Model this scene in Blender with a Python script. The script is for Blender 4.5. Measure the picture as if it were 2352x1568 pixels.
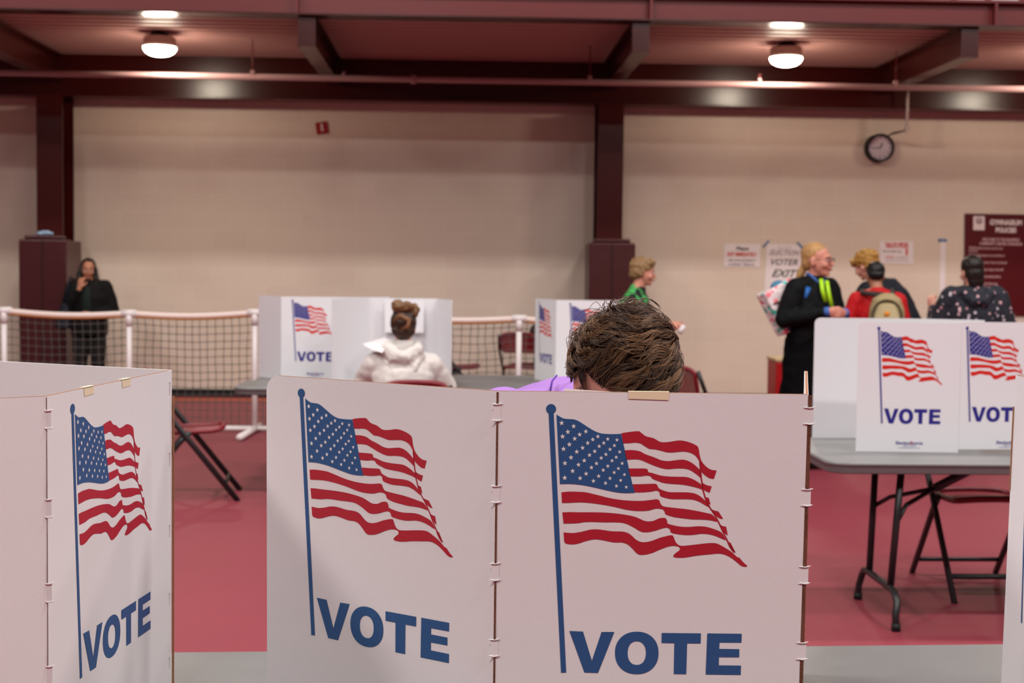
import bpy, bmesh, math, random
import numpy as np
from mathutils import Vector, Matrix, noise

random.seed(7); rng = np.random.default_rng(7)
PI = math.pi
for o in list(bpy.data.objects): bpy.data.objects.remove(o)
scn = bpy.context.scene
COL = scn.collection

# ------------------------------------------------------------------ camera
F, CX, CY = 3300.0, 1176.0, 784.0
CAMP = Vector((0, 0, 1.6))
YAW, PITCH, ROLL = math.radians(2.0), math.atan(169 / F), 0.0115
RM = Matrix.Rotation(-YAW, 3, 'Z') @ Matrix.Rotation(PI / 2 - PITCH, 3, 'X') @ Matrix.Rotation(ROLL, 3, 'Z')
cd = bpy.data.cameras.new('camera'); cam = bpy.data.objects.new('camera', cd); COL.objects.link(cam)
cam.matrix_world = Matrix.Translation(CAMP) @ RM.to_4x4()
cd.sensor_width = 36; cd.lens = F / 2352 * 36; cd.clip_end = 100; cd.clip_start = 0.05
cd.dof.use_dof = True; cd.dof.focus_distance = 2.35; cd.dof.aperture_fstop = 7.5
scn.camera = cam

# ------------------------------------------------------------------ world, exposure, hall lamps
vs = scn.view_settings
vs.view_transform = 'Standard'; vs.look = 'None'; vs.gamma = 1; vs.use_curve_mapping = False
vs.exposure = 0.0
w = bpy.data.worlds.new('hall_air'); scn.world = w; w.use_nodes = True
w.node_tree.nodes['Background'].inputs[0].default_value = (0.98, 0.92, 0.95, 1)
w.node_tree.nodes['Background'].inputs[1].default_value = 0.06

def area(name, loc, sx, sy, power, color=(1, .965, .94), rot=(0, 0, 0)):
    l = bpy.data.lights.new(name, 'AREA'); l.shape = 'RECTANGLE'; l.size = sx; l.size_y = sy
    l.energy = power; l.color = color
    o = bpy.data.objects.new(name, l); COL.objects.link(o); o.location = loc; o.rotation_euler = rot
    return o
for yy, pw in ((-2.0, 400), (3.0, 235), (8.0, 305)):
    for xx in (-7.5, -1.5, 4.5, 10.5):
        area('hall_lamp', (xx, yy, 8.2), 1.3, .6, pw)

# ------------------------------------------------------------------ pixel helpers (2352x1568 frame -> true planes)
def ray(px, py):
    return RM @ Vector(((px - CX) / F, -(py - CY) / F, -1))
def PY(px, py, Y):
    d = ray(px, py); return CAMP + d * (Y / d.y)
def PZ(px, py, z):
    d = ray(px, py); return CAMP + d * ((z - CAMP.z) / d.z)

# ------------------------------------------------------------------ materials
def lin(c):
    c = c / 255.0
    return c / 12.92 if c <= .04045 else ((c + .055) / 1.055) ** 2.4
def rgb(r, g, b): return (lin(r), lin(g), lin(b), 1)
MATS = {}
def mat(name, col, rough=.6, spec=.35, metal=0, var=.06, vscale=9, bump=0, bscale=60, sheen=0, emit=None, estr=0, stretch=None, coat=0):
    if name in MATS: return MATS[name]
    m = bpy.data.materials.new(name); m.use_nodes = True
    nt = m.node_tree; b = nt.nodes['Principled BSDF']
    b.inputs['Roughness'].default_value = rough
    b.inputs['Specular IOR Level'].default_value = spec
    b.inputs['Metallic'].default_value = metal
    if coat: b.inputs['Coat Weight'].default_value = coat; b.inputs['Coat Roughness'].default_value = .12
    if sheen: b.inputs['Sheen Weight'].default_value = sheen
    tc = nt.nodes.new('ShaderNodeTexCoord'); mp = nt.nodes.new('ShaderNodeMapping')
    nt.links.new(tc.outputs['Object'], mp.inputs['Vector'])
    if stretch: mp.inputs['Scale'].default_value = stretch
    n = nt.nodes.new('ShaderNodeTexNoise'); n.inputs['Scale'].default_value = vscale; n.inputs['Detail'].default_value = 4
    nt.links.new(mp.outputs[0], n.inputs['Vector'])
    r = nt.nodes.new('ShaderNodeMix'); r.data_type = 'RGBA'
    a_ = tuple(max(0, c * (1 - var)) for c in col[:3]) + (1,); b_ = tuple(min(1, c * (1 + var)) for c in col[:3]) + (1,)
    r.inputs[6].default_value = a_; r.inputs[7].default_value = b_
    nt.links.new(n.outputs['Fac'], r.inputs[0]); nt.links.new(r.outputs[2], b.inputs['Base Color'])
    if bump:
        n2 = nt.nodes.new('ShaderNodeTexNoise'); n2.inputs['Scale'].default_value = bscale; n2.inputs['Detail'].default_value = 3
        nt.links.new(mp.outputs[0], n2.inputs['Vector'])
        bp = nt.nodes.new('ShaderNodeBump'); bp.inputs['Strength'].default_value = bump; bp.inputs['Distance'].default_value = .01
        nt.links.new(n2.outputs['Fac'], bp.inputs['Height']); nt.links.new(bp.outputs[0], b.inputs['Normal'])
    if emit:
        b.inputs['Emission Color'].default_value = emit; b.inputs['Emission Strength'].default_value = estr
    MATS[name] = m
    return m

M = dict(
    board=mat('white_cardboard', (.73, .69, .69, 1), .62, .25, var=.025, vscale=3, bump=.05, bscale=220, stretch=(1, 1, 5)),
    boardb=mat('white_coated_board', (.755, .735, .76, 1), .45, .4, var=.02, vscale=3),
    kraft=mat('kraft_edge', rgb(150, 105, 80), .9, .1, var=.3, vscale=200),
    slot=mat('fold_slot', rgb(110, 70, 55), .9, .1, var=.5, vscale=260),
    blue=mat('print_blue', rgb(44, 82, 130), .5, .3, var=.05, vscale=40),
    red=mat('print_red', rgb(172, 32, 48), .5, .3, var=.05, vscale=40),
    navy=mat('print_navy', rgb(42, 38, 128), .5, .3, var=.03),
    red2=mat('print_bright_red', rgb(208, 34, 22), .5, .3, var=.03),
    tape=mat('masking_tape', rgb(226, 208, 176), .55, .3, var=.05, vscale=60),
    steel=mat('maroon_steel_shaded', rgb(64, 16, 13), .25, .36, var=.08, vscale=2),  # maroon paint with the shade under the balcony put into its colour
    steel_lit=mat('maroon_steel_lit', rgb(112, 30, 30), .4, .45, var=.08, vscale=2),  # same maroon paint, lightened for the lit girder face
    deck=mat('painted_deck', rgb(172, 132, 126), .5, .3, var=.05),
    pipe=mat('pipe_paint', rgb(176, 140, 140), .7, .15, var=.04),
    conduit=mat('conduit', rgb(200, 185, 180), .4, .5),
    pad=mat('maroon_vinyl', rgb(66, 15, 18), .35, .5, var=.1, vscale=4, bump=.5, bscale=3.5),
    black=mat('black_paint', rgb(30, 28, 30), .4, .5),
    dark=mat('black_rubber', rgb(22, 20, 20), .6, .3),
    chair=mat('chair_maroon', rgb(120, 26, 38), .42, .4, var=.1, vscale=8),
    tabletop=mat('grey_plastic', rgb(116, 114, 113), .36, .45, var=.03, vscale=20, bump=.05, bscale=300),
    tableedge=mat('table_edge', rgb(96, 84, 86), .5, .35),
    pvc=mat('white_pvc', rgb(238, 226, 224), .35, .5, var=.02),
    wood=mat('dowel_wood', rgb(205, 140, 80), .5, .3, var=.1, stretch=(1, 12, 12)),
    net=mat('net_cord', rgb(92, 84, 80), .8, .2),
    white=mat('white_paper', rgb(230, 218, 218), .7, .2, var=.02),
    bluetape=mat('blue_tape', rgb(92, 118, 158), .6, .2),
    ink=mat('black_ink', rgb(70, 66, 66), .6, .2),
    boardred=mat('sign_maroon', rgb(84, 6, 14), .35, .4, var=.03),
    signwhite=mat('sign_white', rgb(222, 205, 205), .5, .3),
    skin=mat('skin_light', rgb(222, 158, 138), .5, .35, var=.06, vscale=25),
    skin2=mat('skin_tan', rgb(176, 118, 92), .5, .35, var=.06, vscale=25),
    skinr=mat('skin_ruddy', rgb(206, 138, 118), .5, .35, var=.06, vscale=25),
)

def wall_material():
    m = bpy.data.materials.new('painted_block'); m.use_nodes = True; nt = m.node_tree; b = nt.nodes['Principled BSDF']
    tc = nt.nodes.new('ShaderNodeTexCoord'); mp = nt.nodes.new('ShaderNodeMapping')
    mp.inputs['Rotation'].default_value = (PI / 2, 0, 0)
    mp.inputs['Location'].default_value = (0, 0.06, 0)
    nt.links.new(tc.outputs['Object'], mp.inputs['Vector'])
    br = nt.nodes.new('ShaderNodeTexBrick'); br.inputs['Scale'].default_value = 1
    br.inputs['Brick Width'].default_value = .433; br.inputs['Row Height'].default_value = .2165
    br.inputs['Mortar Size'].default_value = .006; br.inputs['Mortar Smooth'].default_value = .5
    br.inputs['Color1'].default_value = (.70, .575, .47, 1); br.inputs['Color2'].default_value = (.675, .55, .455, 1)
    br.inputs['Mortar'].default_value = (.72, .60, .50, 1)
    nt.links.new(mp.outputs[0], br.inputs['Vector'])
    nt.links.new(br.outputs['Color'], b.inputs['Base Color'])
    bp = nt.nodes.new('ShaderNodeBump'); bp.inputs['Strength'].default_value = .25; bp.inputs['Distance'].default_value = .006; bp.invert = True
    nt.links.new(br.outputs['Fac'], bp.inputs['Height']); nt.links.new(bp.outputs[0], b.inputs['Normal'])
    b.inputs['Roughness'].default_value = .45; b.inputs['Specular IOR Level'].default_value = .35
    return m
def floor_material():
    m = mat('red_rubber_floor', (.24, .037, .053, 1), .5, .28, var=.07, vscale=1.2)
    nt = m.node_tree; b = nt.nodes['Principled BSDF']
    n = nt.nodes.new('ShaderNodeTexNoise'); n.inputs['Scale'].default_value = 400
    tc = nt.nodes['Texture Coordinate']
    nt.links.new(tc.outputs['Object'], n.inputs['Vector'])
    bp = nt.nodes.new('ShaderNodeBump'); bp.inputs['Strength'].default_value = .15; bp.inputs['Distance'].default_value = .003
    nt.links.new(n.outputs['Fac'], bp.inputs['Height']); nt.links.new(bp.outputs[0], b.inputs['Normal'])
    return m
def holes_material():
    m = bpy.data.materials.new('perforated_maroon'); m.use_nodes = True; nt = m.node_tree; b = nt.nodes['Principled BSDF']
    b.inputs['Base Color'].default_value = rgb(138, 32, 44); b.inputs['Roughness'].default_value = .45
    tc = nt.nodes.new('ShaderNodeTexCoord'); sep = nt.nodes.new('ShaderNodeSeparateXYZ'); nt.links.new(tc.outputs['Object'], sep.inputs[0])
    def wave(sock, f):
        a = nt.nodes.new('ShaderNodeMath'); a.operation = 'MULTIPLY'; a.inputs[1].default_value = f; nt.links.new(sock, a.inputs[0])
        s = nt.nodes.new('ShaderNodeMath'); s.operation = 'SINE'; nt.links.new(a.outputs[0], s.inputs[0]); return s.outputs[0]
    ad = nt.nodes.new('ShaderNodeMath'); ad.operation = 'ADD'
    nt.links.new(sep.outputs[1], ad.inputs[0]); nt.links.new(sep.outputs[2], ad.inputs[1])
    mu = nt.nodes.new('ShaderNodeMath'); mu.operation = 'MULTIPLY'
    nt.links.new(wave(sep.outputs[0], 2 * PI / .024), mu.inputs[0]); nt.links.new(wave(ad.outputs[0], 2 * PI / .024), mu.inputs[1])
    g = nt.nodes.new('ShaderNodeMath'); g.operation = 'GREATER_THAN'; g.inputs[1].default_value = .12; nt.links.new(mu.outputs[0], g.inputs[0])
    inv = nt.nodes.new('ShaderNodeMath'); inv.operation = 'SUBTRACT'; inv.inputs[0].default_value = 1; nt.links.new(g.outputs[0], inv.inputs[1])
    nt.links.new(inv.outputs[0], b.inputs['Alpha'])
    return m
def spots_material(name, base, spots, scale, thr, rough=.8):
    m = bpy.data.materials.new(name); m.use_nodes = True; nt = m.node_tree; b = nt.nodes['Principled BSDF']
    b.inputs['Roughness'].default_value = rough
    tc = nt.nodes.new('ShaderNodeTexCoord'); v = nt.nodes.new('ShaderNodeTexVoronoi'); v.inputs['Scale'].default_value = scale
    nt.links.new(tc.outputs['Object'], v.inputs['Vector'])
    lt = nt.nodes.new('ShaderNodeMath'); lt.operation = 'LESS_THAN'; lt.inputs[1].default_value = thr; nt.links.new(v.outputs['Distance'], lt.inputs[0])
    ramp = nt.nodes.new('ShaderNodeValToRGB'); ramp.color_ramp.interpolation = 'CONSTANT'
    sx = nt.nodes.new('ShaderNodeSeparateXYZ'); nt.links.new(v.outputs['Color'], sx.inputs[0]); nt.links.new(sx.outputs[0], ramp.inputs[0])
    el = ramp.color_ramp.elements
    el[0].color = spots[0]; el[0].position = 0
    el[1].color = spots[-1]; el[1].position = (len(spots) - 1) / len(spots)
    for i in range(1, len(spots) - 1):
        e = el.new(i / len(spots)); e.color = spots[i]
    mx = nt.nodes.new('ShaderNodeMix'); mx.data_type = 'RGBA'; mx.inputs[6].default_value = base
    nt.links.new(lt.outputs[0], mx.inputs[0]); nt.links.new(ramp.outputs[0], mx.inputs[7]); nt.links.new(mx.outputs[2], b.inputs['Base Color'])
    return m
def hair_material(name, c1, c2, c3):
    m = bpy.data.materials.new(name); m.use_nodes = True; nt = m.node_tree; b = nt.nodes['Principled BSDF']
    b.inputs['Roughness'].default_value = .42; b.inputs['Specular IOR Level'].default_value = .45
    at = nt.nodes.new('ShaderNodeAttribute'); at.attribute_name = 'tone'
    r = nt.nodes.new('ShaderNodeValToRGB'); el = r.color_ramp.elements
    el[0].color = c1; el[1].color = c3; e = el.new(.5); e.color = c2
    nt.links.new(at.outputs['Fac'], r.inputs[0]); nt.links.new(r.outputs[0], b.inputs['Base Color'])
    return m
M['wall'] = wall_material(); M['floor'] = floor_material(); M['perf'] = holes_material()

# ------------------------------------------------------------------ objects
WM = {}
def link(name, data, parent=None, world=None):
    o = bpy.data.objects.new(name, data); COL.objects.link(o)
    if parent is not None:
        o.parent = parent; WM[o.name] = WM[parent.name]
    else:
        WM[o.name] = world or Matrix.Identity(4)
        if world: o.matrix_world = world
    return o
def tag(o, label=None, cat=None, group=None, kind=None):
    if label: o['label'] = label
    if cat: o['category'] = cat
    if group: o['group'] = group
    if kind: o['kind'] = kind
    return o
def thing(name, label, cat, loc=(0, 0, 0), rz=0, group=None):
    o = link(name, None, None, Matrix.Translation(loc) @ Matrix.Rotation(rz, 4, 'Z'))
    o.empty_display_size = .1
    return tag(o, label, cat, group)
def dup(root, loc, rz, label, group=None):
    def rec(o, par):
        c = o.copy(); COL.objects.link(c); c.parent = par
        for ch in [x for x in COL.objects if x.parent == o]: rec(ch, c)
        return c
    r = rec(root, None)
    r.matrix_world = Matrix.Translation(loc) @ Matrix.Rotation(rz, 4, 'Z')
    WM[r.name] = r.matrix_world.copy()
    r['label'] = label
    if group: r['group'] = group
    return r

class MB:
    def __init__(s): s.v = []; s.f = []; s.sm = []
    def add(s, vs, fs, smooth=False):
        n = len(s.v); s.v += [Vector(v) for v in vs]
        for f in fs: s.f.append(tuple(i + n for i in f)); s.sm.append(smooth)
        return s
    def box(s, c, d, R=None):
        x, y, z = d[0] / 2, d[1] / 2, d[2] / 2
        vs = [Vector(p) for p in ((-x, -y, -z), (x, -y, -z), (x, y, -z), (-x, y, -z), (-x, -y, z), (x, -y, z), (x, y, z), (-x, y, z))]
        if R: vs = [R @ v for v in vs]
        return s.add([v + Vector(c) for v in vs], [(0, 3, 2, 1), (4, 5, 6, 7), (0, 1, 5, 4), (1, 2, 6, 5), (2, 3, 7, 6), (3, 0, 4, 7)])
    def box2(s, a, b):
        return s.box([(a[i] + b[i]) / 2 for i in range(3)], [abs(b[i] - a[i]) for i in range(3)])
    def tube(s, pts, rads, n=12, side=None, smooth=True, caps=True):
        pts = [Vector(p) for p in pts]
        if not isinstance(rads, (list, tuple)): rads = [rads] * len(pts)
        vs = []; N = len(pts)
        prev = None
        for i, p in enumerate(pts):
            t = (pts[min(i + 1, N - 1)] - pts[max(i - 1, 0)]).normalized()
            if side is not None: a = Vector(side)
            elif prev is not None: a = prev
            else: a = Vector((1, 0, 0)) if abs(t.x) < .8 else Vector((0, 1, 0))
            a = (a - t * a.dot(t))
            a = a.normalized() if a.length > 1e-6 else t.orthogonal().normalized()
            prev = a; b = t.cross(a)
            r = rads[i]; ra, rb = (r, r) if not isinstance(r, (list, tuple)) else r
            for k in range(n):
                an = 2 * PI * k / n
                vs.append(p + a * (ra * math.cos(an)) + b * (rb * math.sin(an)))
        fs = [(i * n + k, i * n + (k + 1) % n, (i + 1) * n + (k + 1) % n, (i + 1) * n + k) for i in range(N - 1) for k in range(n)]
        if caps: fs += [tuple(reversed(range(n))), tuple(range((N - 1) * n, N * n))]
        return s.add(vs, fs, smooth)
    def cyl(s, a, b, r, n=16, smooth=True): return s.tube([a, b], [r, r], n, smooth=smooth)
    def ell(s, c, r, R=None, nu=16, nv=10):
        vs = []; fs = []
        for j in range(1, nv):
            th = PI * j / nv
            for i in range(nu):
                ph = 2 * PI * i / nu
                v = Vector((r[0] * math.sin(th) * math.cos(ph), r[1] * math.sin(th) * math.sin(ph), r[2] * math.cos(th)))
                vs.append((R @ v if R else v) + Vector(c))
        top = len(vs); v = Vector((0, 0, r[2])); vs.append((R @ v if R else v) + Vector(c))
        v = Vector((0, 0, -r[2])); vs.append((R @ v if R else v) + Vector(c))
        for j in range(nv - 2):
            for i in range(nu):
                fs.append((j * nu + i, (j + 1) * nu + i, (j + 1) * nu + (i + 1) % nu, j * nu + (i + 1) % nu))
        for i in range(nu):
            fs.append((top, i, (i + 1) % nu)); fs.append((top + 1, (nv - 2) * nu + (i + 1) % nu, (nv - 2) * nu + i))
        return s.add(vs, fs, True)
    def lathe(s, c, prof, n=32):
        vs = [Vector(c) + Vector((r * math.cos(2 * PI * k / n), r * math.sin(2 * PI * k / n), z)) for r, z in prof for k in range(n)]
        fs = [(i * n + k, i * n + (k + 1) % n, (i + 1) * n + (k + 1) % n, (i + 1) * n + k) for i in range(len(prof) - 1) for k in range(n)]
        return s.add(vs, fs, True)
    def plate(s, pts, N, t):                              # polygon (world points) thickened by t along -N
        n = len(pts); N = Vector(N)
        vs = [Vector(p) for p in pts] + [Vector(p) - N * t for p in pts]
        fs = [tuple(range(n)), tuple(reversed(range(n, 2 * n)))] + [(i, (i + 1) % n + 0, (i + 1) % n + n, i + n) for i in range(n)]
        return s.add(vs, fs)
    def mesh(s, name, W=None):
        me = bpy.data.meshes.new(name)
        inv = W.inverted() if W is not None else Matrix.Identity(4)
        me.from_pydata([inv @ v for v in s.v], [], s.f)
        me.polygons.foreach_set('use_smooth', s.sm)
        bm = bmesh.new(); bm.from_mesh(me)
        big = [f for f in bm.faces if len(f.verts) > 4]
        if big: bmesh.ops.triangulate(bm, faces=big)
        bmesh.ops.recalc_face_normals(bm, faces=bm.faces); bm.to_mesh(me); bm.free()
        return me
    def build(s, name, m, parent=None, bevel=0, world=None):
        W = WM[parent.name] if parent is not None else world
        me = s.mesh(name, W); me.materials.append(m)
        o = link(name, me, parent, world)
        if bevel:
            b = o.modifiers.new('bevel', 'BEVEL'); b.width = bevel; b.segments = 2; b.limit_method = 'ANGLE'
        return o
    def blob(s, name, m, parent, voxel=.01, smooth=3, disp=0, dscale=.1, sub=0):
        W = WM[parent.name]
        me = s.mesh(name, W)
        t = bpy.data.objects.new('tmp', me); COL.objects.link(t)
        r = t.modifiers.new('r', 'REMESH'); r.mode = 'VOXEL'; r.voxel_size = voxel; r.use_smooth_shade = True
        if smooth: sm = t.modifiers.new('s', 'SMOOTH'); sm.iterations = smooth; sm.factor = .6
        dg = bpy.context.evaluated_depsgraph_get()
        out = bpy.data.meshes.new_from_object(t.evaluated_get(dg))
        bpy.data.objects.remove(t); out.name = name
        if disp:
            nv = len(out.vertices); nrm = [v.normal.copy() for v in out.vertices]
            for i, v in enumerate(out.vertices):
                k = noise.noise(v.co / dscale) + .5 * noise.noise(v.co / dscale * 2.3 + Vector((5, 1, 2)))
                v.co += nrm[i] * (k * disp)
        out.materials.clear(); out.materials.append(m)
        out.polygons.foreach_set('use_smooth', [True] * len(out.polygons))
        return link(name, out, parent)

def textmesh(body, size, O, U, V, name, m, parent, bold=0, align='CENTER', italic=0, spacing=1, sx=1.0, off=.001, N=None, world=None):
    c = bpy.data.curves.new('t', 'FONT'); c.body = body; c.size = size; c.align_x = align; c.align_y = 'CENTER'
    c.offset = bold; c.shear = italic; c.space_character = spacing; c.resolution_u = 3
    t = bpy.data.objects.new('t', c); COL.objects.link(t)
    me = bpy.data.meshes.new_from_object(t.evaluated_get(bpy.context.evaluated_depsgraph_get()))
    bpy.data.objects.remove(t)
    U = Vector(U).normalized(); V = Vector(V).normalized()
    N = N or U.cross(-V)
    b = MB(); b.add([Vector(O) + U * v.co.x * sx - V * v.co.y + N * off for v in me.vertices], [tuple(p.vertices) for p in me.polygons])
    return b

# ------------------------------------------------------------------ setting
YW = 17.5
fl = MB().box2((-16, -8, -.1), (18, YW + .2, 0)).build('floor', M['floor']); tag(fl, kind='structure')
wb = MB().box2((-16, YW, -.1), (18, YW + .2, 4.06)).build('wall_back', M['wall']); tag(wb, kind='structure')
wu = MB().box2((-16, YW, 4.25), (18, YW + .2, 8.5)).build('wall_upper', mat('upper_wall', rgb(235, 225, 215), .6)); tag(wu, kind='structure')
bb = MB().box2((-16, YW - .02, 0), (18, YW, .09)).build('baseboard_back', M['dark']); tag(bb, kind='structure')
st = MB().box2((-16, 16.95, .0), (18, 17.25, .002)).build('trim_1', mat('floor_orange_line', rgb(176, 78, 40), .45)); tag(st, kind='structure')
st = MB().box2((-16, 15.25, .0), (18, 15.29, .002)).build('trim_2', mat('floor_dark_line', rgb(120, 40, 52), .45)); tag(st, kind='structure')
# corrugated deck
ZC = 4.05
b = MB(); y = 14.34; vs = []; fs = []
prof = []
while y < YW:
    prof += [(y, ZC), (y + .09, ZC), (y + .12, ZC + .035), (y + .19, ZC + .035), (y + .22, ZC)]; y += .22
for yy, zz in prof: vs += [(-16, yy, zz), (18, yy, zz)]
for i in range(len(prof) - 1): fs.append((2 * i, 2 * i + 1, 2 * i + 3, 2 * i + 2))
b.add(vs, fs); b.box2((-16, 14.34, ZC + .04), (18, YW + .2, ZC + .16))
dk = b.build('ceiling', M['deck']); tag(dk, kind='structure')

# girder at the balcony edge
def girder():
    g = thing('steel_girder', 'long red painted steel girder along the balcony edge at the top', 'beam', (0, 14.2, 4.02))
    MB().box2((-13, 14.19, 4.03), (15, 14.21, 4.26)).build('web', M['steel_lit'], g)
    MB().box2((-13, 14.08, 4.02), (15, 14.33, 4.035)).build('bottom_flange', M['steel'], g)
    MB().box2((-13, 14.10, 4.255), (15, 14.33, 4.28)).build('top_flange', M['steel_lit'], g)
    for px in (683, 1494, 2283):
        x = PY(px, 60, 14.15).x
        MB().box2((x - .012, 14.09, 4.035), (x + .012, 14.19, 4.255)).build('stiffener', M['steel_lit'], g)
    return g
girder()
ks = thing('balcony_kickplate', 'pale kickplate with red bolt heads on the balcony edge', 'trim', (0, 14.16, 4.28))
MB().box2((-13, 14.15, 4.28), (15, 14.165, 4.315)).build('plate', M['signwhite'], ks)
for i in range(14):
    x = PY(1400 + 79 * i, 10, 14.14).x
    MB().box2((x - .03, 14.13, 4.285), (x + .03, 14.15, 4.31)).build('bolt', M['steel_lit'], ks)
rl = thing('balcony_railing', 'dark red balcony railing just above the girder', 'railing', (0, 14.2, 4.3))
MB().box2((-13, 14.18, 4.335), (15, 14.22, 4.37)).build('bottom_rail', M['steel'], rl)
MB().box2((-13, 14.18, 5.3), (15, 14.22, 5.34)).build('top_rail', M['steel'], rl)
for px in (683, 1494, 2283):
    x = PY(px, 60, 14.15).x
    MB().box2((x - .03, 14.17, 4.28), (x + .03, 14.23, 5.3)).build('post', M['steel'], rl)

# cross beams, wall beam, columns, pads
colx = [PY(114, 400, 16.9).x, PY(1402, 400, 16.9).x]
dx = (colx[1] - colx[0]) / 2
bx = [colx[0], colx[0] + dx, colx[1], colx[1] + dx]
wbm = thing('wall_beam', 'dark maroon steel beam running along the top of the block wall', 'beam', (0, 17.2, 3.5))
MB().box2((-13, 17.20, 3.56), (15, 17.215, ZC)).build('web', M['steel'], wbm)
MB().box2((-13, 17.08, 3.545), (15, 17.34, 3.57)).build('bottom_flange', M['steel'], wbm)
lab = ['first roof beam from the left, above the padded column with the phone caller',
       'roof beam between the two columns, over the wall with the number sign',
       'roof beam resting on the column right of the number sign',
       'rightmost roof beam, above the wall clock']
for x, l in zip(bx, lab):
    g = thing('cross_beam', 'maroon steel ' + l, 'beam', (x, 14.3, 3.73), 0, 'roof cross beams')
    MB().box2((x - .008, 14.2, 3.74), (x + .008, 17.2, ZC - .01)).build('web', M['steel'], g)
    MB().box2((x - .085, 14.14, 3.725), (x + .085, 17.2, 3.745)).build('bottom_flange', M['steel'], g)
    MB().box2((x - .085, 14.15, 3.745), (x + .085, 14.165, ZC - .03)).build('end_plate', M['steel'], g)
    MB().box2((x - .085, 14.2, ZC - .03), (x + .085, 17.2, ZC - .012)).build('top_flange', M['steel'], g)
for i, (x, l) in enumerate(zip(colx, ('left maroon steel column beside the standing phone caller', 'maroon steel column rising behind the green cardigan'))):
    g = thing('steel_column', l, 'column', (x, 17.1, 0), 0, 'steel wall columns')
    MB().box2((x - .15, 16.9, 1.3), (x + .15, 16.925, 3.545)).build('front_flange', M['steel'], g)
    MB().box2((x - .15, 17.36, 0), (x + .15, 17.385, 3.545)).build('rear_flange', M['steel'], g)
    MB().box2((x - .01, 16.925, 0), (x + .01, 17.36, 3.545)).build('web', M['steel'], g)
def pad(px0, px1, pytop, label):
    a = PY(px0, pytop, 16.62).x; b_ = PY(px1, pytop, 16.62).x; zt = PY((px0 + px1) / 2, pytop, 16.62).z
    g = thing('column_pad', label, 'column pad', ((a + b_) / 2, 16.9, 0), 0, 'column pads')
    m = MB()
    me = m.box2((a, 16.62, .02), (b_, 16.86, zt)).box2((a + .05, 16.65, zt), (b_ - .05, 16.83, zt + .045))
    m.build('front_pad', M['pad'], g, bevel=.02)
    MB().box2((a + .01, 16.861, .02), ((a + b_) / 2 - .16, 17.32, zt - .01)).build('side_pad', M['pad'], g, bevel=.02)
    MB().box2(((a + b_) / 2 + .16, 16.861, .02), (b_ - .01, 17.32, zt - .01)).build('side_pad', M['pad'], g, bevel=.02)
    c = (a + b_) / 2
    MB().box2((c - .004, 16.612, .05), (c + .004, 16.622, zt - .01)).build('seam', M['dark'], g)
    return a, b_, zt
pa = pad(42, 152, 549, 'maroon vinyl column pad beside the standing phone caller')
pb = pad(1354, 1460, 557, 'maroon vinyl column pad behind the green cardigan')
b = MB(); c = Vector(((pa[0] + pa[1]) / 2, 16.73, pa[2] + .07))
rg = thing('folded_rag', 'pale blue rag bundled on top of the left column pad', 'rag', c - Vector((0, 0, .03)))
b.ell(c, (.09, .05, .028)).ell(c + Vector((-.04, -.02, -.003)), (.06, .045, .022)).ell(c + Vector((.07, -.02, -.006)), (.035, .03, .018))
b.blob('cloth', mat('rag_blue', rgb(150, 178, 205), .8), rg, .008, 1, .012, .04)

# ceiling lamps
LX = [PY(367, 130, 15.5).x, PY(1805, 158, 15.5).x, PY(2485, 165, 15.5).x, PY(-1075, 130, 15.5).x]
glow = mat('lamp_glow', (1, .95, .85, 1), .5, emit=(1, .86, .68, 1), estr=118)
for x, l in zip(LX, ('glowing round ceiling lamp on the left, over the bare wall', 'glowing round ceiling lamp on the right, up left of the wall clock',
                     'glowing round ceiling lamp out past the right edge', 'glowing round ceiling lamp out past the left edge')):
    zt = ZC
    g = thing('ceiling_lamp', l, 'lamp', (x, 15.5, zt), 0, 'round ceiling lamps')
    MB().cyl((x, 15.5, zt - .05), (x, 15.5, zt + .001), .09, 20).build('shadow_gap', M['dark'], g)  # near-black stub stands in for the shadow gap above the housing
    MB().lathe((x, 15.5, 0), [(.0, zt - .05), (.165, zt - .05), (.172, zt - .08), (.175, zt - .155), (.168, zt - .16), (0, zt - .158)], 40).build('housing', mat('lamp_housing', rgb(190, 165, 150), .5), g)
    MB().lathe((x, 15.5, 0), [(.170, zt - .160), (.172, zt - .175), (.150, zt - .21), (.105, zt - .237), (.05, zt - .25), (.0001, zt - .254)], 40).build('glass_dome', glow, g)

# sprinkler pipe
g = thing('sprinkler_pipe', 'long pink-white sprinkler pipe crossing under the roof beams', 'pipe', (0, 15.9, 3.67))
zp = PY(1176, 186, 15.9).z
MB().cyl((-9, 15.9, zp), (11, 15.9, zp), .033, 14).build('pipe_run', M['pipe'], g)
x = PY(950, 175, 15.9).x
MB().cyl((x - .03, 15.9, zp), (x + .03, 15.9, zp), .048, 14).build('coupling', M['pipe'], g)
for px in (580, 1355, 2058):
    x = PY(px, 160, 15.9).x
    h = MB().cyl((x, 15.9, zp + .02), (x, 15.9, ZC), .006, 6).build('hanger_rod', M['steel_lit'], g)
    MB().box2((x - .022, 15.87, zp - .0), (x + .022, 15.93, zp + .07)).build('clamp', M['pipe'], h)
for px in (790, 1745):
    x = PY(px, 160, 15.9).x
    h = MB().cyl((x, 15.9, zp + .02), (x, 15.9, zp + .075), .02, 10).build('sprinkler_head', M['pipe'], g)
    MB().cyl((x, 15.9, zp + .075), (x, 15.9, zp + .115), .01, 8).cyl((x, 15.9, zp + .115), (x, 15.9, zp + .12), .02, 12).build('deflector', M['boardred'] if px == 1745 else M['dark'], h)

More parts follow.
